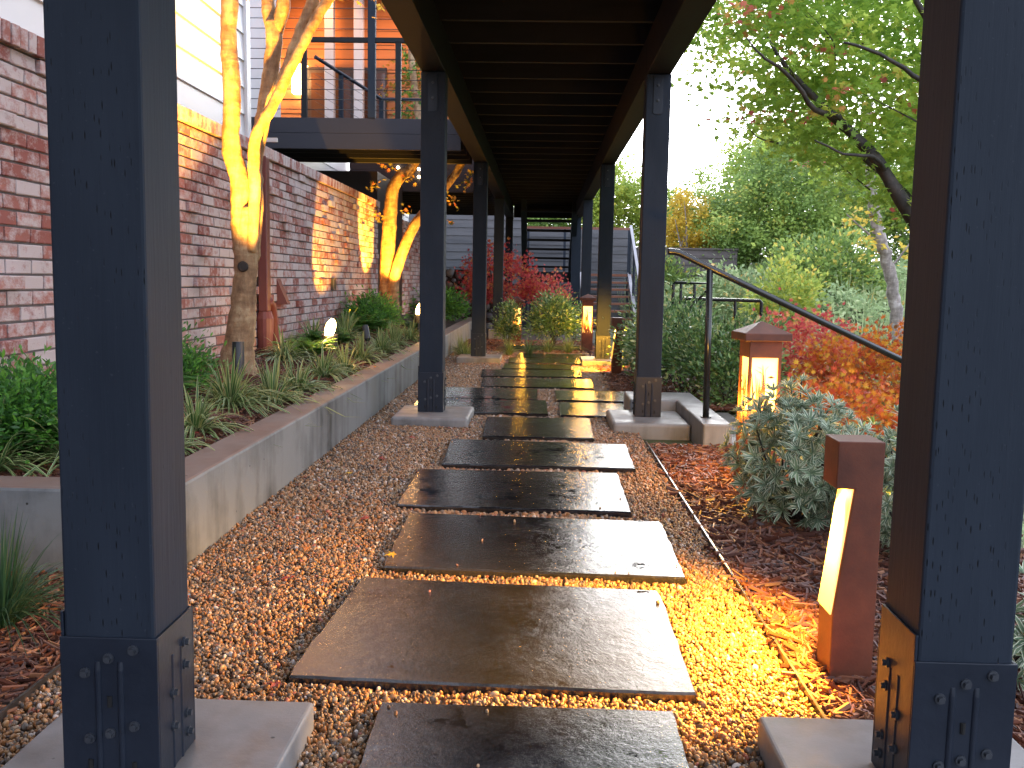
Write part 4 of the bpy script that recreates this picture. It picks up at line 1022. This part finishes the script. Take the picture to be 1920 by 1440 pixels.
mb = MB(); P, tn, cc = clumps((-1.45, 6.1, 3.15), (.75, .7, .45), 30, 30, .12); P = P[P[:, 2] > 2.66]; leaves(mb, P, .065, 'maple', .3, .7)
P = np.array([(-1.34, 6.0, 2.70), (-1.36, 6.02, 2.73), (-1.4, 6.0, 2.68), (-1.44, 5.98, 2.72), (-1.30, 6.0, 2.75), (-1.83, 5.98, 2.71), (-1.81, 6.0, 2.73), (-1.2, 6.0, 2.72), (-1.24, 6.0, 2.74)]); leaves(mb, P+rng.normal(0, .02, P.shape), .08, 'maple', .3, .6)
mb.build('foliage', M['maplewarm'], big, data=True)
st = [('trunk', [(-2.02, 12.3, .35), (-2.03, 12.3, .8), (-2.02, 12.3, 1.25), (-2.0, 12.3, 1.60), (-1.975, 12.3, 1.95), (-1.95, 12.3, 2.15), (-1.84, 12.3, 2.32), (-1.72, 12.35, 2.42), (-1.6, 12.4, 2.8), (-1.7, 12.5, 3.4), (-1.8, 12.6, 4.2)], [.125, .10, .10, .095, .085, .08, .075, .07, .06, .05, .03], 14),
      ('branch', [(-1.93, 12.2, .40), (-1.93, 12.2, .8), (-1.90, 12.2, 1.05), (-1.80, 12.25, 1.38), (-1.66, 12.3, 1.7), (-1.48, 12.4, 1.95), (-1.3, 12.5, 2.2), (-1.15, 12.6, 2.42), (-1.05, 12.6, 2.7), (-1.1, 12.7, 3.5)], [.085, .075, .075, .072, .068, .06, .055, .05, .045, .03], 14)]
far = maple_stems('maple_tree', 'far two-stemmed maple glowing orange beside the brick corner', st, (-2.0, 12.3, .35), M['bark'])
mb = MB()
C_ = np.array([(-2.17, 12.0, 2.15), (-2.12, 12.0, 2.19), (-2.18, 12.0, 1.80), (-2.12, 12.0, 1.78), (-2.06, 12.0, 1.74), (-2.2, 12.0, 1.95), (-1.76, 12.1, 1.86), (-1.06, 12.4, 2.2), (-1.0, 12.4, 2.28), (-1.16, 12.3, 1.98), (-1.2, 12.3, 2.08), (-1.22, 12.3, 1.75), (-1.74, 12.2, 2.28), (-1.9, 12.2, 2.4), (-2.05, 12.2, 2.42), (-.98, 12.4, 2.38)])
P = (C_[:, None]+rng.normal(size=(len(C_), 9, 3))*.035).reshape(-1, 3); leaves(mb, P, .075, 'maple', .4, .4)
P, tn, cc = clumps((-1.62, 12.9, 3.35), (.62, .45, .78), 46, 26, .10); P = P[(P[:, 2] > 2.74)]; leaves(mb, P, .075, 'maple', .35, .7)
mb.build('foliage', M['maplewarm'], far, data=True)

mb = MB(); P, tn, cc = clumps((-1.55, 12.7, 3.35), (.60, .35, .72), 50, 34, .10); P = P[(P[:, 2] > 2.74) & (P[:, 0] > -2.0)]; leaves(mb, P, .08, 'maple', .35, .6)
mb.build('green_foliage', M['fern'], far, data=True)  # second leaf mass, in a green leaf colour
# Japanese maple on the right: limbs and layered sprays of palmate leaves
t = thing('maple_tree', 'large green maple turning red, its dark limbs arching in from the right', 'tree', (3.7, 7.4, -.8))
ml = [([(4.3, 8.6, -1.1), (4.1, 8.5, 0.2), (3.75, 8.3, .9), (3.30, 8.1, 1.35), (3.02, 8.0, 1.62), (2.86, 8.0, 1.85), (2.72, 8.0, 2.05), (2.52, 8.0, 2.24), (2.31, 8.0, 2.42), (2.12, 8.0, 2.6), (1.9, 7.9, 2.78), (1.75, 7.8, 2.95)], [.13, .11, .095, .075, .062, .052, .046, .040, .034, .026, .018, .01]),
      ([(3.30, 8.1, 1.35), (3.12, 8.3, 1.75), (3.0, 8.5, 1.95), (2.8, 8.6, 2.15)], [.05, .04, .03, .02]),
      ([(2.50, 8.0, 2.25), (2.35, 7.85, 2.36), (2.12, 7.7, 2.38), (1.97, 7.6, 2.52), (1.80, 7.5, 2.64), (1.62, 7.4, 2.72), (1.5, 7.4, 2.85)], [.028, .024, .02, .017, .013, .009, .005]),
      ([(3.9, 8.4, .6), (3.85, 8.2, 1.6), (3.65, 8.0, 2.3), (3.55, 7.9, 2.9), (3.35, 7.8, 3.3), (3.1, 7.7, 3.55)], [.08, .07, .06, .055, .04, .03]),
      ([(3.62, 8.0, 2.35), (3.35, 7.9, 2.75), (3.1, 7.8, 2.95), (2.8, 7.7, 3.3)], [.04, .034, .026, .018]),
      ([(3.60, 8.0, 2.4), (3.2, 7.7, 2.42), (2.85, 7.5, 2.58), (2.5, 7.4, 2.74), (2.2, 7.3, 2.80)], [.03, .024, .018, .013, .008]),
      ([(2.8, 8.0, 1.95), (2.6, 7.7, 2.02), (2.3, 7.5, 2.02), (2.05, 7.4, 2.1)], [.022, .015, .010, .006])]
for i, (pts, rad) in enumerate(ml):
    pts = [(.86*x_, .86*y_, 1+.86*(z_-1)) for x_, y_, z_ in pts]; rad = [r_*.92 for r_ in rad]
    mb = MB(); limb(mb, pts, rad, n=9, k=5, wob=.002); mb.build('trunk' if i == 0 else 'branch', M['darkbark'], t, smooth=True)
rg = np.random.default_rng(12); mb = MB(); PP = []; RR = []
def px2(xp, yp, Y):     # rough direction of a pixel of the photograph at depth Y, used only to lay the sprays out
    d = fw+(xp-960)/F*r2-(yp-720)/F*u2; s_ = Y/d.y; return np.array([d.x*s_, Y, 1+d.z*s_])
for _ in range(2500):
    xp = rg.uniform(1290, 1960); yp = rg.uniform(-160, 470)
    lim = 100+max(0, (1500-xp))*0.0
    # outline: foliage lies above a line that falls to the right, thin towards the left tip
    low = 150+(xp-1300)*.70 if xp < 1560 else 330+(xp-1560)*.55
    if xp < 1400: low = 60+(xp-1290)*1.0
    if yp > low: continue
    if rg.random() < .12: continue
    Y = rg.uniform(6.7, 10.2)
    c = px2(xp, yp, Y)
    if c[2] < -.6: continue
    n = int(rg.integers(14, 34)); ang = rg.uniform(0, 6.28); sx, sy2 = rg.uniform(.12, .26), rg.uniform(.05, .12)
    loc = rg.normal(size=(n, 2))*np.array([sx, sy2])
    P = np.stack([c[0]+loc[:, 0]*math.cos(ang)-loc[:, 1]*math.sin(ang), c[1]+loc[:, 0]*math.sin(ang)+loc[:, 1]*math.cos(ang), c[2]+rg.normal(0, .025, n)-.10*np.abs(loc[:, 0])], 1)
    tone = rg.random()**1.1*.74 if rg.random() < .96 else rg.uniform(.8, 1)
    PP.append(P); RR.append(np.clip(tone+rg.normal(0, .07, n), 0, 1))
# thin drooping outlying sprays near the deck edge
for xp, yp in ((1330, 90), (1350, 120), (1290, 165), (1310, 185), (1340, 150), (1375, 150), (1275, 150), (1365, 175), (1345, 245), (1370, 250), (1385, 215), (1400, 180), (1420, 230), (1440, 260)):
    c = px2(xp, yp, rg.uniform(7.0, 8.0)); n = int(rg.integers(5, 12))
    PP.append(c+rg.normal(size=(n, 3))*np.array([.10, .08, .03])); RR.append(rg.uniform(.1, .6, n))
P = np.concatenate(PP); leaves(mb, P, .082, 'star', .25, .62, np.concatenate(RR), rg)
mb.build('foliage', M['maplegreen'], t, data=True)
mb = MB()
for k_ in range(60):      # fine twigs
    c = PP[rg.integers(len(PP))].mean(0); e = c+np.array([rg.uniform(.25, .5), rg.uniform(-.1, .2), -rg.uniform(.05, .3)])
    mid = (c+e)/2+rg.normal(0, .03, 3); mb.tube(spline([tuple(e), tuple(mid), tuple(c)], 3), list(np.linspace(.007, .002, 7)), 5)
mb.build('twigs', M['darkbark'], t)

def tree(name, label, x, y, z0, H_, c, rad, ncl, per, clr, ls, mat, bark='palebark', seed=1, trunk_r=.12, low=-.8, group=None, droop=.2):
    rg = np.random.default_rng(seed); t = thing(name, label, 'tree', (x, y, z0), group)
    mb = MB(); limb(mb, [(x, y, z0-.2), (x+rg.normal(0, .1), y, z0+H_*.4), (c[0], c[1], c[2])], trunk_r, trunk_r*.4, n=9, wob=.01, rg=rg)
    P, tn, cc = clumps(c, rad, ncl, per, clr, rg, .45, .75, low)
    for k_ in range(10):
        e = cc[rg.integers(len(cc))]; a = np.array([x, y, z0+H_*rg.uniform(.3, .6)]); mid = (a+e)/2+rg.normal(0, .1, 3)
        limb(mb, [tuple(a), tuple(mid), tuple(e)], trunk_r*.35, trunk_r*.08, n=5, k=3, rg=rg)
    mb.build('trunk', M[bark], t, smooth=True)
    mb = MB(); leaves(mb, P, ls, 'diamond', droop, .4, tn, rg); mb.build('crown', M[mat], t, data=True)
    return t
BG = 'garden trees beyond the fence'
tree('broadleaf_tree', 'dense dark green rounded tree in the middle of the garden view', 6.4, 25.5, -.2, 4, (6.5, 25.5, 2.45), (2.15, 2.0, 2.25), 330, 150, .22, .10, 'treegreen', seed=2, group=BG)
tree('broadleaf_tree', 'lighter green tree with yellow top behind the dark rounded tree', 7.6, 30, -.2, 5, (7.9, 30, 4.0), (2.9, 2.2, 2.1), 240, 150, .30, .12, 'treelime', seed=3, group=BG)
tree('broadleaf_tree', 'green tree at the right end of the garden view, behind the pale trunk', 11.2, 27, -.2, 5, (11.3, 27, 3.2), (2.4, 2.2, 3.4), 280, 150, .28, .12, 'treegreen', seed=4, group=BG)
tree('broadleaf_tree', 'golden yellow tree just right of the second right post', 3.85, 25.6, 0, 3, (3.85, 25.6, 2.45), (.80, .7, 1.0), 60, 60, .13, .10, 'treeyellow', seed=5, group=BG)
tree('broadleaf_tree', 'dark green tree behind the golden yellow tree', 4.5, 28.5, 0, 3, (4.35, 28.5, 2.5), (1.25, 1, 1.5), 130, 110, .20, .10, 'treegreen', seed=6, group=BG)
tree('broadleaf_tree', 'yellow-green tree seen between the right posts above the fence', 2.2, 27, 0, 3, (2.1, 27, 2.9), (1.25, 1, 1.6), 170, 120, .20, .10, 'treelime', seed=7, group=BG)
tree('broadleaf_tree', 'green tree behind the fence, seen through the stair treads', -.4, 28, 0, 3, (-.2, 28, 2.4), (1.6, 1, 1.5), 110, 80, .24, .15, 'treegreen', seed=8, group=BG)
tree('broadleaf_tree', 'low green tree left of the rounded tree, over the brown fence', 5.0, 26.4, -.1, 2, (4.95, 26.4, 1.9), (1.0, .9, 1.2), 120, 110, .2, .10, 'treelime', seed=9, group=BG)
t = thing('pale_trunk_tree', 'slender leaning tree with pale bark beside the nearest right post', 'tree', (5.93, 16, 0))
mb = MB(); limb(mb, [(5.98, 16, .1), (5.93, 16, .63), (5.80, 16, 1.15), (5.66, 16, 1.62), (5.52, 16, 2.05), (5.42, 16, 2.45), (5.34, 16, 3.1), (5.3, 16, 4.0)], [.12, .105, .10, .095, .092, .085, .075, .05], n=12, wob=.01)
mb.build('trunk', M['palebark'], t, smooth=True)
mb = MB(); limb(mb, [(5.62, 16, 1.7), (5.3, 16, 1.95), (5.0, 16, 2.2)], .03, .01, n=6); limb(mb, [(5.76, 16, 1.3), (5.9, 16, 1.45), (6.2, 16, 1.9)], .03, .01, n=6); mb.build('branch', M['palebark'], t, smooth=True)
mb = MB(); rg = np.random.default_rng(4)
for c, n in (((5.15, 15.9, 2.1), 45), ((5.38, 15.9, 1.72), 40), ((5.55, 15.9, 1.75), 14), ((6.3, 16, 2.0), 60), ((6.1, 15.9, 1.55), 30)): leaves(mb, np.array(c)+rg.normal(size=(n, 3))*.13, .10, 'diamond', .3, .4, None, rg)
mb.build('foliage', M['treeyellow'], t, data=True)

# ================================================================== GROUND COVER AND SHRUBS
rg = np.random.default_rng(31); mb = MB()
n = 46000; X = rg.uniform(1.6, 13, n); Y = 9.2+rg.random(n)**.8*16; hgt = terrain_h(X, Y)
keep = X > 1.5+(Y-9)*.06; X, Y, hgt = X[keep], Y[keep], hgt[keep]; n = len(X)
und = .28+.25*np.sin(X*1.3+.5)*np.sin(Y*.8)+.18*np.sin(X*3.1)*np.sin(Y*2.3)
top = hgt+np.clip(und, .08, .8)*np.clip((Y-8)/6, .4, 1.5)
Z = hgt+(top-hgt)*rg.random(n)**.4
P = np.stack([X, Y, Z], 1); leaves(mb, P, .085*np.clip(Y/14, .7, 1.5), 'diamond', -.5, .2, np.clip(.4+.25*np.sin(X*2)*np.sin(Y*1.7)+rg.normal(0, .18, n), 0, 1), rg)
n = 16000; X = rg.uniform(1.75, 11, n); Y = rg.uniform(-2, 9.4, n)
keep = ~((X < 3.2) & (Y > 5.5) & (Y < 7.6)); X, Y = X[keep], Y[keep]; hgt = terrain_h(X, Y); n = len(X)
P = np.stack([X, Y, hgt+rg.random(n)*np.clip(.10+.10*np.sin(X*2.3)*np.sin(Y*1.9), .03, .22)], 1)
leaves(mb, P, .06, 'diamond', -.5, .2, np.clip(.35+rg.normal(0, .2, n), 0, 1), rg)
for _ in range(240):
    x = rg.uniform(2, 12); y = rg.uniform(10.5, 24); blades(mb, (x, y, float(terrain_h(x, y))+.05), 26, rg.uniform(.5, 1.15), .014, rg, .35, 3, .1, .35)
tag(mb.build('ground_cover', M['sage'], data=True), kind='stuff')
def shrub(name, label, c, rad, ncl, per, clr, ls, mat, seed, kind='leaf', stems=8, droop=0, low=-.3, cat='shrub', group=None, shell=.45):
    rg = np.random.default_rng(seed); base_ = (c[0], c[1], float(min(c[2]-rad[2]*.9, c[2]-.05)))
    t = thing(name, label, cat, base_, group)
    P, tn, cc = clumps(c, rad, ncl, per, clr, rg, shell, .9, low)
    P = P[P[:, 2] > base_[2]+.01]; tn = tn[:len(P)] if len(tn) != len(P) else tn
    mb = MB(); od = P-np.array(c)*[1, 1, 1]+np.array([0, 0, .1]); od /= np.linalg.norm(od, axis=1, keepdims=True)
    leaves(mb, P, ls, kind, droop, .35, rg.random(len(P)), rg, od*.9); mb.build('foliage', M[mat], t, data=True)
    mb = MB()
    for k_ in range(stems):
        e = cc[rg.integers(len(cc))]; limb(mb, [(c[0]+rg.normal(0, .02), c[1]+rg.normal(0, .02), base_[2]-.03), tuple((np.array(base_)+e)/2+rg.normal(0, .03, 3)), tuple(e)], .008, .003, n=5, k=3, rg=rg)
    mb.build('stems', M['darkbark'], t)
    return t
# variegated shrub: rosettes of cream-edged leaves
def rosettes(label, c, rad, n, ls, seed, name='variegated_shrub', mat='varieg', per=11, low=-.95):
    rg = np.random.default_rng(seed); base_ = (c[0], c[1], 0.0); t = thing(name, label, 'shrub', base_)
    d = rg.normal(size=(n, 3)); d /= np.linalg.norm(d, axis=1, keepdims=True); d[:, 2] = np.where(d[:, 2] < low, -d[:, 2], d[:, 2])
    rr = rg.uniform(.55, 1.08, n); cc = np.array(c)+d*rr[:, None]*np.array(rad); cc[:, 2] = np.maximum(cc[:, 2], .03+.05*rg.random(n)); cc += rg.normal(0, .018, cc.shape)
    mb = MB(); P = np.repeat(cc, per, 0); ax = np.repeat(d+np.array([0, 0, .5]), per, 0); ax /= np.linalg.norm(ax, axis=1, keepdims=True)
    q = rg.normal(size=P.shape); q -= (q*ax).sum(1, keepdims=True)*ax; q /= np.linalg.norm(q, axis=1, keepdims=True)
    od = q*1.0+ax*rg.uniform(.1, .9, len(P))[:, None]
    V, Fc, u = leafshape('narrow'); D, Sx, Nn = basis(od, ax); sz = ls*rg.uniform(.7, 1.2, len(P))
    L = V[None]*sz[:, None, None]; X = P[:, None]+ax[:, None]*0+L[..., 0:1]*Sx[:, None]+L[..., 1:2]*D[:, None]+L[..., 2:3]*Nn[:, None]
    idx = (np.arange(len(P))*7)[:, None, None]+Fc[None]; mb.bulk(X.reshape(-1, 3), idx.reshape(-1, 3), np.repeat(rg.random(len(P)), 7), np.tile(u, len(P)))
    mb.build('foliage', M[mat], t, data=True)
    mb = MB()
    for k_ in range(0, n, 16):
        e = cc[k_]; limb(mb, [(c[0]+rg.normal(0, .03), c[1]+rg.normal(0, .03), -.02), tuple(np.array([c[0], c[1], c[2]*.6])*.5+e*.5+rg.normal(0, .02, 3)), tuple(e)], .006, .003, n=5, k=2, rg=rg)
    mb.build('stems', M['darkbark'], t)
rosettes('round shrub with grey-green cream-edged leaves in front of the near lantern', (1.08, 3.92, .285), (.27, .32, .285), 500, .058, 41)
rosettes('cream-edged shrub right of the rusty bollard, partly hidden by the nearest right post', (1.42, 3.5, .25), (.22, .35, .27), 260, .058, 42)
rosettes('small cream-edged plant in the mulch behind the nearest right post', (1.22, 2.35, .12), (.16, .22, .14), 60, .06, 43)
rosettes('green shrub with small cream-edged leaves at the foot of the red maple', (1.62, 4.7, .10), (.3, .4, .22), 120, .06, 44, mat='bush')
GS = 'glossy shrubs beside the handrail'
shrub('daphne_shrub', 'glossy green shrub behind the second right post and the handrail upright', (1.28, 8.3, .36), (.36, .45, .42), 90, 38, .075, .055, 'bush', 51, group=GS)
shrub('daphne_shrub', 'pale-flecked glossy shrub under the stepped handrail', (1.22, 9.2, .50), (.42, .4, .36), 90, 34, .08, .055, 'bush', 52, group=GS)
shrub('daphne_shrub', 'glossy green shrub right of the handrail upright, behind the lantern', (1.72, 8.0, .34), (.34, .4, .38), 80, 36, .075, .055, 'bush', 53, group=GS)
shrub('daphne_shrub', 'dark green shrub between the lantern cap and the red maple', (1.62, 6.95+.9, .10), (.42, .35, .45), 80, 34, .08, .05, 'bush', 54, group=GS)
shrub('daphne_shrub', 'small leafy shrub just behind the far bollard', (1.20, 10.45, .28), (.24, .3, .34), 60, 34, .07, .05, 'bush', 55, group=GS)
shrub('daphne_shrub', 'dark leafy shrub filling in between the bollard shrub and the handrail', (1.15, 9.9, .22), (.26, .4, .3), 60, 34, .07, .05, 'bush', 57, group=GS)
shrub('round_shrub', 'round dark shrub with golden lamplit edge at the end of the path', (.18, 13.9, .42), (.36, .34, .36), 110, 40, .075, .06, 'bush', 56, cat='shrub')
shrub('thin_shrub', 'thin dark shrub in front of the fourth left post', (-.50, 14.2, .34), (.17, .15, .34), 70, 26, .06, .05, 'bush', 58, cat='shrub')
shrub('low_red_maple', 'scarlet laceleaf maple along the upper edge of the red shrubs', (2.55, 9.4, .28), (.62, .6, .40), 130, 34, .085, .065, 'redmaple', 61, 'maple', cat='maple bush')
shrub('low_orange_maple', 'orange and yellow laceleaf maple spilling towards the nearest right post', (2.75, 7.9, .10), (.62, .75, .50), 190, 34, .09, .062, 'orangemaple', 62, 'maple', cat='maple bush')
shrub('low_orange_maple', 'lower orange-green laceleaf maple behind the cream-edged shrub', (1.95, 6.2, .02), (.42, .5, .36), 100, 30, .08, .055, 'orangemaple', 63, 'maple', cat='maple bush')
shrub('red_maple', 'bright red maple seen between the far left posts and the stairs', (-.85, 18.2, .90), (.78, .5, .70), 85, 30, .10, .085, 'redmaple', 64, 'maple', cat='maple bush')
shrub('red_maple', 'pink-red maple spray under the stair landing behind the round shrub', (.12, 18.3, .78), (.50, .4, .28), 36, 30, .09, .08, 'redmaple', 65, 'maple', cat='maple bush')
shrub('leafy_shrub', 'fresh green shrub at the far end of the planter, below the stone wall', (-1.72, 16.3, .50), (.42, .6, .27), 80, 40, .09, .07, 'fern', 66, cat='shrub')
shrub('vine', 'green vine climbing over the brown board fence', (3.2, 24.0, .9), (.9, .25, .7), 90, 40, .15, .12, 'treegreen', 67, cat='vine')
shrub('tall_wildflower', 'russet feathery shrub rising in the middle of the meadow', (3.95, 15.5, .75), (.55, .5, .75), 70, 36, .13, .09, 'treeyellow' if False else 'treelime', 68, 'diamond', cat='shrub')
shrub('meadow_shrub', 'blue-green leafy shrub in the shade left of the pale trunk', (6.0, 20.5, 1.1), (1.3, .9, 1.0), 110, 60, .16, .12, 'treegreen', 69, 'diamond', cat='shrub')
shrub('meadow_shrub', 'grey-green bush below the dark rounded tree', (4.3, 20.5, .6), (1.5, .9, .6), 110, 60, .16, .11, 'sage', 70, 'diamond', cat='shrub')
# planter perennials ------------------------------------------------
def tuft(x, y, z, n, L, w, mat, seed, label, group, name='lilyturf', spread=.9, stiff=.5, cat='plant'):
    rg = np.random.default_rng(seed); mb = MB(); blades(mb, (x, y, z), n, L, w, rg, spread, 6, .04, stiff)
    o = mb.build(name, M[mat], data=True, org=(x, y, z)); return tag(o, label, cat, group)
GL = 'variegated lilyturf tufts in the planter'
TU = [(-1.62, 4.83, 80, .30, 'big lilyturf tuft in front of the maple trunk, arching over the wall'),
      (-1.50, 5.20, 60, .26, 'lilyturf tuft just behind the big front tuft'),
      (-1.50, 5.75, 60, .25, 'lilyturf tuft right of the big maple trunk'),
      (-1.52, 6.50, 55, .25, 'lilyturf tuft below and left of the bright oval lens'),
      (-1.48, 7.05, 50, .24, 'lilyturf tuft directly below the bright oval lens'),
      (-1.52, 7.95, 60, .25, 'lilyturf tuft just right of the bright oval lens'),
      (-1.50, 8.8, 55, .25, 'lilyturf tuft by the wall, halfway to the second left post'),
      (-1.52, 9.7, 50, .25, 'lilyturf tuft in front of the dense green ferns'),
      (-1.50, 10.7, 50, .26, 'last lilyturf tuft before the second left post'),
      (-1.55, 4.15, 55, .24, 'lilyturf tuft beside the inner edge of the nearest left post'),
      (-1.52, 3.75, 40, .20, 'low lilyturf tuft hard against the nearest left post'),
      (-1.90, 6.9, 50, .26, 'lilyturf tuft between the maple trunk and the drain pipe'),
      (-2.05, 8.4, 50, .30, 'spiky tuft against the brick wall right of the drain bend'),
      (-1.95, 9.3, 50, .32, 'tall spiky tuft against the brick under the orange light'),
      (-1.72, 3.42, 60, .26, 'lilyturf tuft hanging over the wall left of the nearest left post'),
      (-1.98, 3.28, 50, .24, 'lilyturf tuft at the left edge of the photo, hanging over the wall')]
for i, (x, y, n, L, lb) in enumerate(TU): tuft(x, y, float(bed_h(x, y))+.0, int(n*2.2), L*1.22, .017 if y < 6 else .020, 'liriope', 100+i, lb, GL, spread=1.35, stiff=.66)
def fernplant(x, y, z, nf, L, seed, label, leaflet=.05, mat='fern', name='fern'):
    rg = np.random.default_rng(seed); mb = MB(); fern(mb, (x, y, z), nf, L, rg, leaflet)
    return tag(mb.build(name, M[mat], data=True, org=(x, y, z)), label, 'fern', 'green ferns in the planter')
for i, (x, y, nf, L, lb) in enumerate([
    (-1.80, 3.60, 70, .30, 'bright green feathery fern mound left of the nearest left post'),
    (-2.05, 3.95, 60, .32, 'dark fern against the brick left of the nearest left post'),
    (-1.95, 4.6, 46, .24, 'small bright fern just right of the nearest left post'),
    (-2.08, 5.2, 22, .28, 'fern fronds against the brick left of the maple trunk'),
    (-1.80, 7.2, 40, .28, 'fern in front of the brown drain pipe'),
    (-1.85, 8.2, 36, .28, 'fern behind the bright oval lens'),
    (-1.95, 10.1, 60, .36, 'large bright green fern under the brick wall'),
    (-2.0, 11.3, 40, .26, 'dense green fern left of the far maple'),
    (-1.60, 11.9, 40, .30, 'fern at the foot of the far maple, near the glowing lens'),
    (-1.65, 13.5, 40, .36, 'fern in the planter between the second and third left posts')]):
    fernplant(x, y, float(bed_h(x, y)), int(nf*1.3), L*1.2, 200+i, lb, .05)
shrub('leafy_groundcover', 'low mound of small bright leaves at the left edge above the wall', (-1.98, 3.55, .44), (.30, .28, .19), 130, 46, .055, .036, 'fern', 71, 'leaf', cat='shrub')
tuft(-1.72, 2.62, 0, 700, .33, .0055, 'grass', 301, 'dark green grass clump in front of the wall at the left edge', 'grass clumps at the lower left', 'grass_clump', 1.5, .72, 'grass')
tuft(-1.50, 2.50, 0, 360, .34, .0055, 'grass', 302, 'dark grass clump touching the nearest left post', 'grass clumps at the lower left', 'grass_clump', 1.0, .55, 'grass')
GM = 'low sedge tufts at the end of the path'
for i, (x, y, lb, m_) in enumerate([
    (-1.05, 12.3, 'yellowish sedge tuft left of the third left post, by the wall', 'mondo'),
    (-.42, 12.35, 'green sedge tuft just right of the third left post', 'mondo'),
    (-.16, 12.6, 'blue-green sedge tuft, second right of the third left post', 'grass'),
    (.10, 12.9, 'sedge tuft in front of the round shrub, left of centre', 'mondo'),
    (.38, 13.0, 'golden sedge tuft between the round shrub and the middle lantern', 'mondo'),
    (-.95, 11.75, 'sedge tuft behind the third left footing', 'mondo')]):
    tuft(x, y, .02, 150, .30, .007, m_, 310+i, lb, GM, 'sedge_tuft', 1.05, .62)
shrub('leafy_groundcover', 'bright green leafy mound just right of the nearest left post', (-2.02, 5.0, .46), (.2, .3, .17), 70, 44, .055, .036, 'fern', 72, 'leaf', cat='shrub')
shrub('leafy_groundcover', 'dense dark green leafy mound under the far maple', (-1.95, 10.75, .56), (.26, .5, .20), 110, 44, .07, .05, 'fern', 73, 'leaf', cat='shrub')
mb = MB(); mb.box(-.45, .55, 13.35, 13.42, 0, .085); tag(mb.build('bed_edging', M['black']), 'dark edging strip in front of the round shrub', 'garden edging')

# ================================================================== FALLEN LEAVES
V, Fc, u = leafshape('maple')
def leafmesh(mat, seed):
    rg = np.random.default_rng(seed); mb = MB(); VV = V.copy(); VV[:, 1] -= .35; VV[:, 2] += rg.normal(0, .05, len(VV))+.25*VV[:, 0]**2
    mb.bulk(VV, Fc, np.full(len(VV), rg.random()), u); return mb.mesh('fallen_leaf', mat, data=True)
LM = {k_: [leafmesh(M[k_], i) for i in range(3)] for k_ in ('leafy', 'leafo', 'leafr')}
FL = [(-.565, 2.47, .03, 'leafy', .062, 'yellow maple leaf on the gravel left of the second slab'),
      (-.50, 3.17, .05, 'leafy', .058, 'yellow maple leaf on the left end of the third slab'),
      (-1.50, 4.05, .31, 'leafr', .055, 'dark red leaf on top of the planter wall, nearest one'),
      (-1.33, 5.4, .31, 'leafr', .05, 'red leaf on the wall top beside the big lilyturf'),
      (-1.30, 6.6, .31, 'leafr', .05, 'red leaf on the wall top below the oval lens'),
      (-1.29, 7.3, .31, 'leafo', .05, 'small orange-red leaf on the wall top, far half'),
      (-.93, 3.02, .03, 'leafo', .06, 'orange maple leaf on the gravel near the wall foot'),
      (-.82, 3.28, .03, 'leafo', .06, 'orange-brown leaf on the gravel between wall and third slab'),
      (-1.02, 2.62, .03, 'leafr', .065, 'dark red leaf on the gravel behind the nearest left post'),
      (-.80, 2.95, .03, 'leafr', .06, 'brick-red leaf on the gravel left of the gap between slabs'),
      (-.70, 3.72, .03, 'leafr', .06, 'red leaf on the gravel left of the third slab'),
      (-.95, 4.6, .03, 'leafy', .055, 'small yellow leaf on the gravel left of the fourth slab'),
      (-.85, 5.0, .03, 'leafr', .06, 'red leaf on the gravel left of the fifth slab'),
      (-1.05, 5.5, .03, 'leafo', .06, 'orange leaf on the gravel beside the wall, before the second post'),
      (-.78, 5.7, .03, 'leafr', .06, 'bright red leaf on the gravel before the second left footing'),
      (-.62, 2.15, .03, 'leafr', .06, 'small dark leaf on the gravel left of the nearest slabs'),
      (1.0, 3.2, .05, 'leafy', .045, 'tiny yellow leaf on the mulch below the cream-edged shrub'),
      (-.98, 2.2, .03, 'leafo', .06, 'curled yellow-brown leaf on the gravel beside the nearest left post'),
      (-1.6, 4.55, .30, 'leafo', .07, 'orange leaf on the planter mulch by the big lilyturf'),
      (-1.5, 2.3, .05, 'leafo', .05, 'orange leaf on the lower left mulch by the grass')]
for i, (x, y, z, k_, s_, lb) in enumerate(FL):
    o = bpy.data.objects.new('fallen_leaf', LM[k_][i % 3]); COL.objects.link(o); o.location = (x, y, z); o.scale = (s_,)*3
    o.rotation_euler = (random.uniform(-.25, .25), random.uniform(-.25, .25), random.uniform(0, 6.28)); tag(o, lb, 'leaf', 'fallen maple leaves')
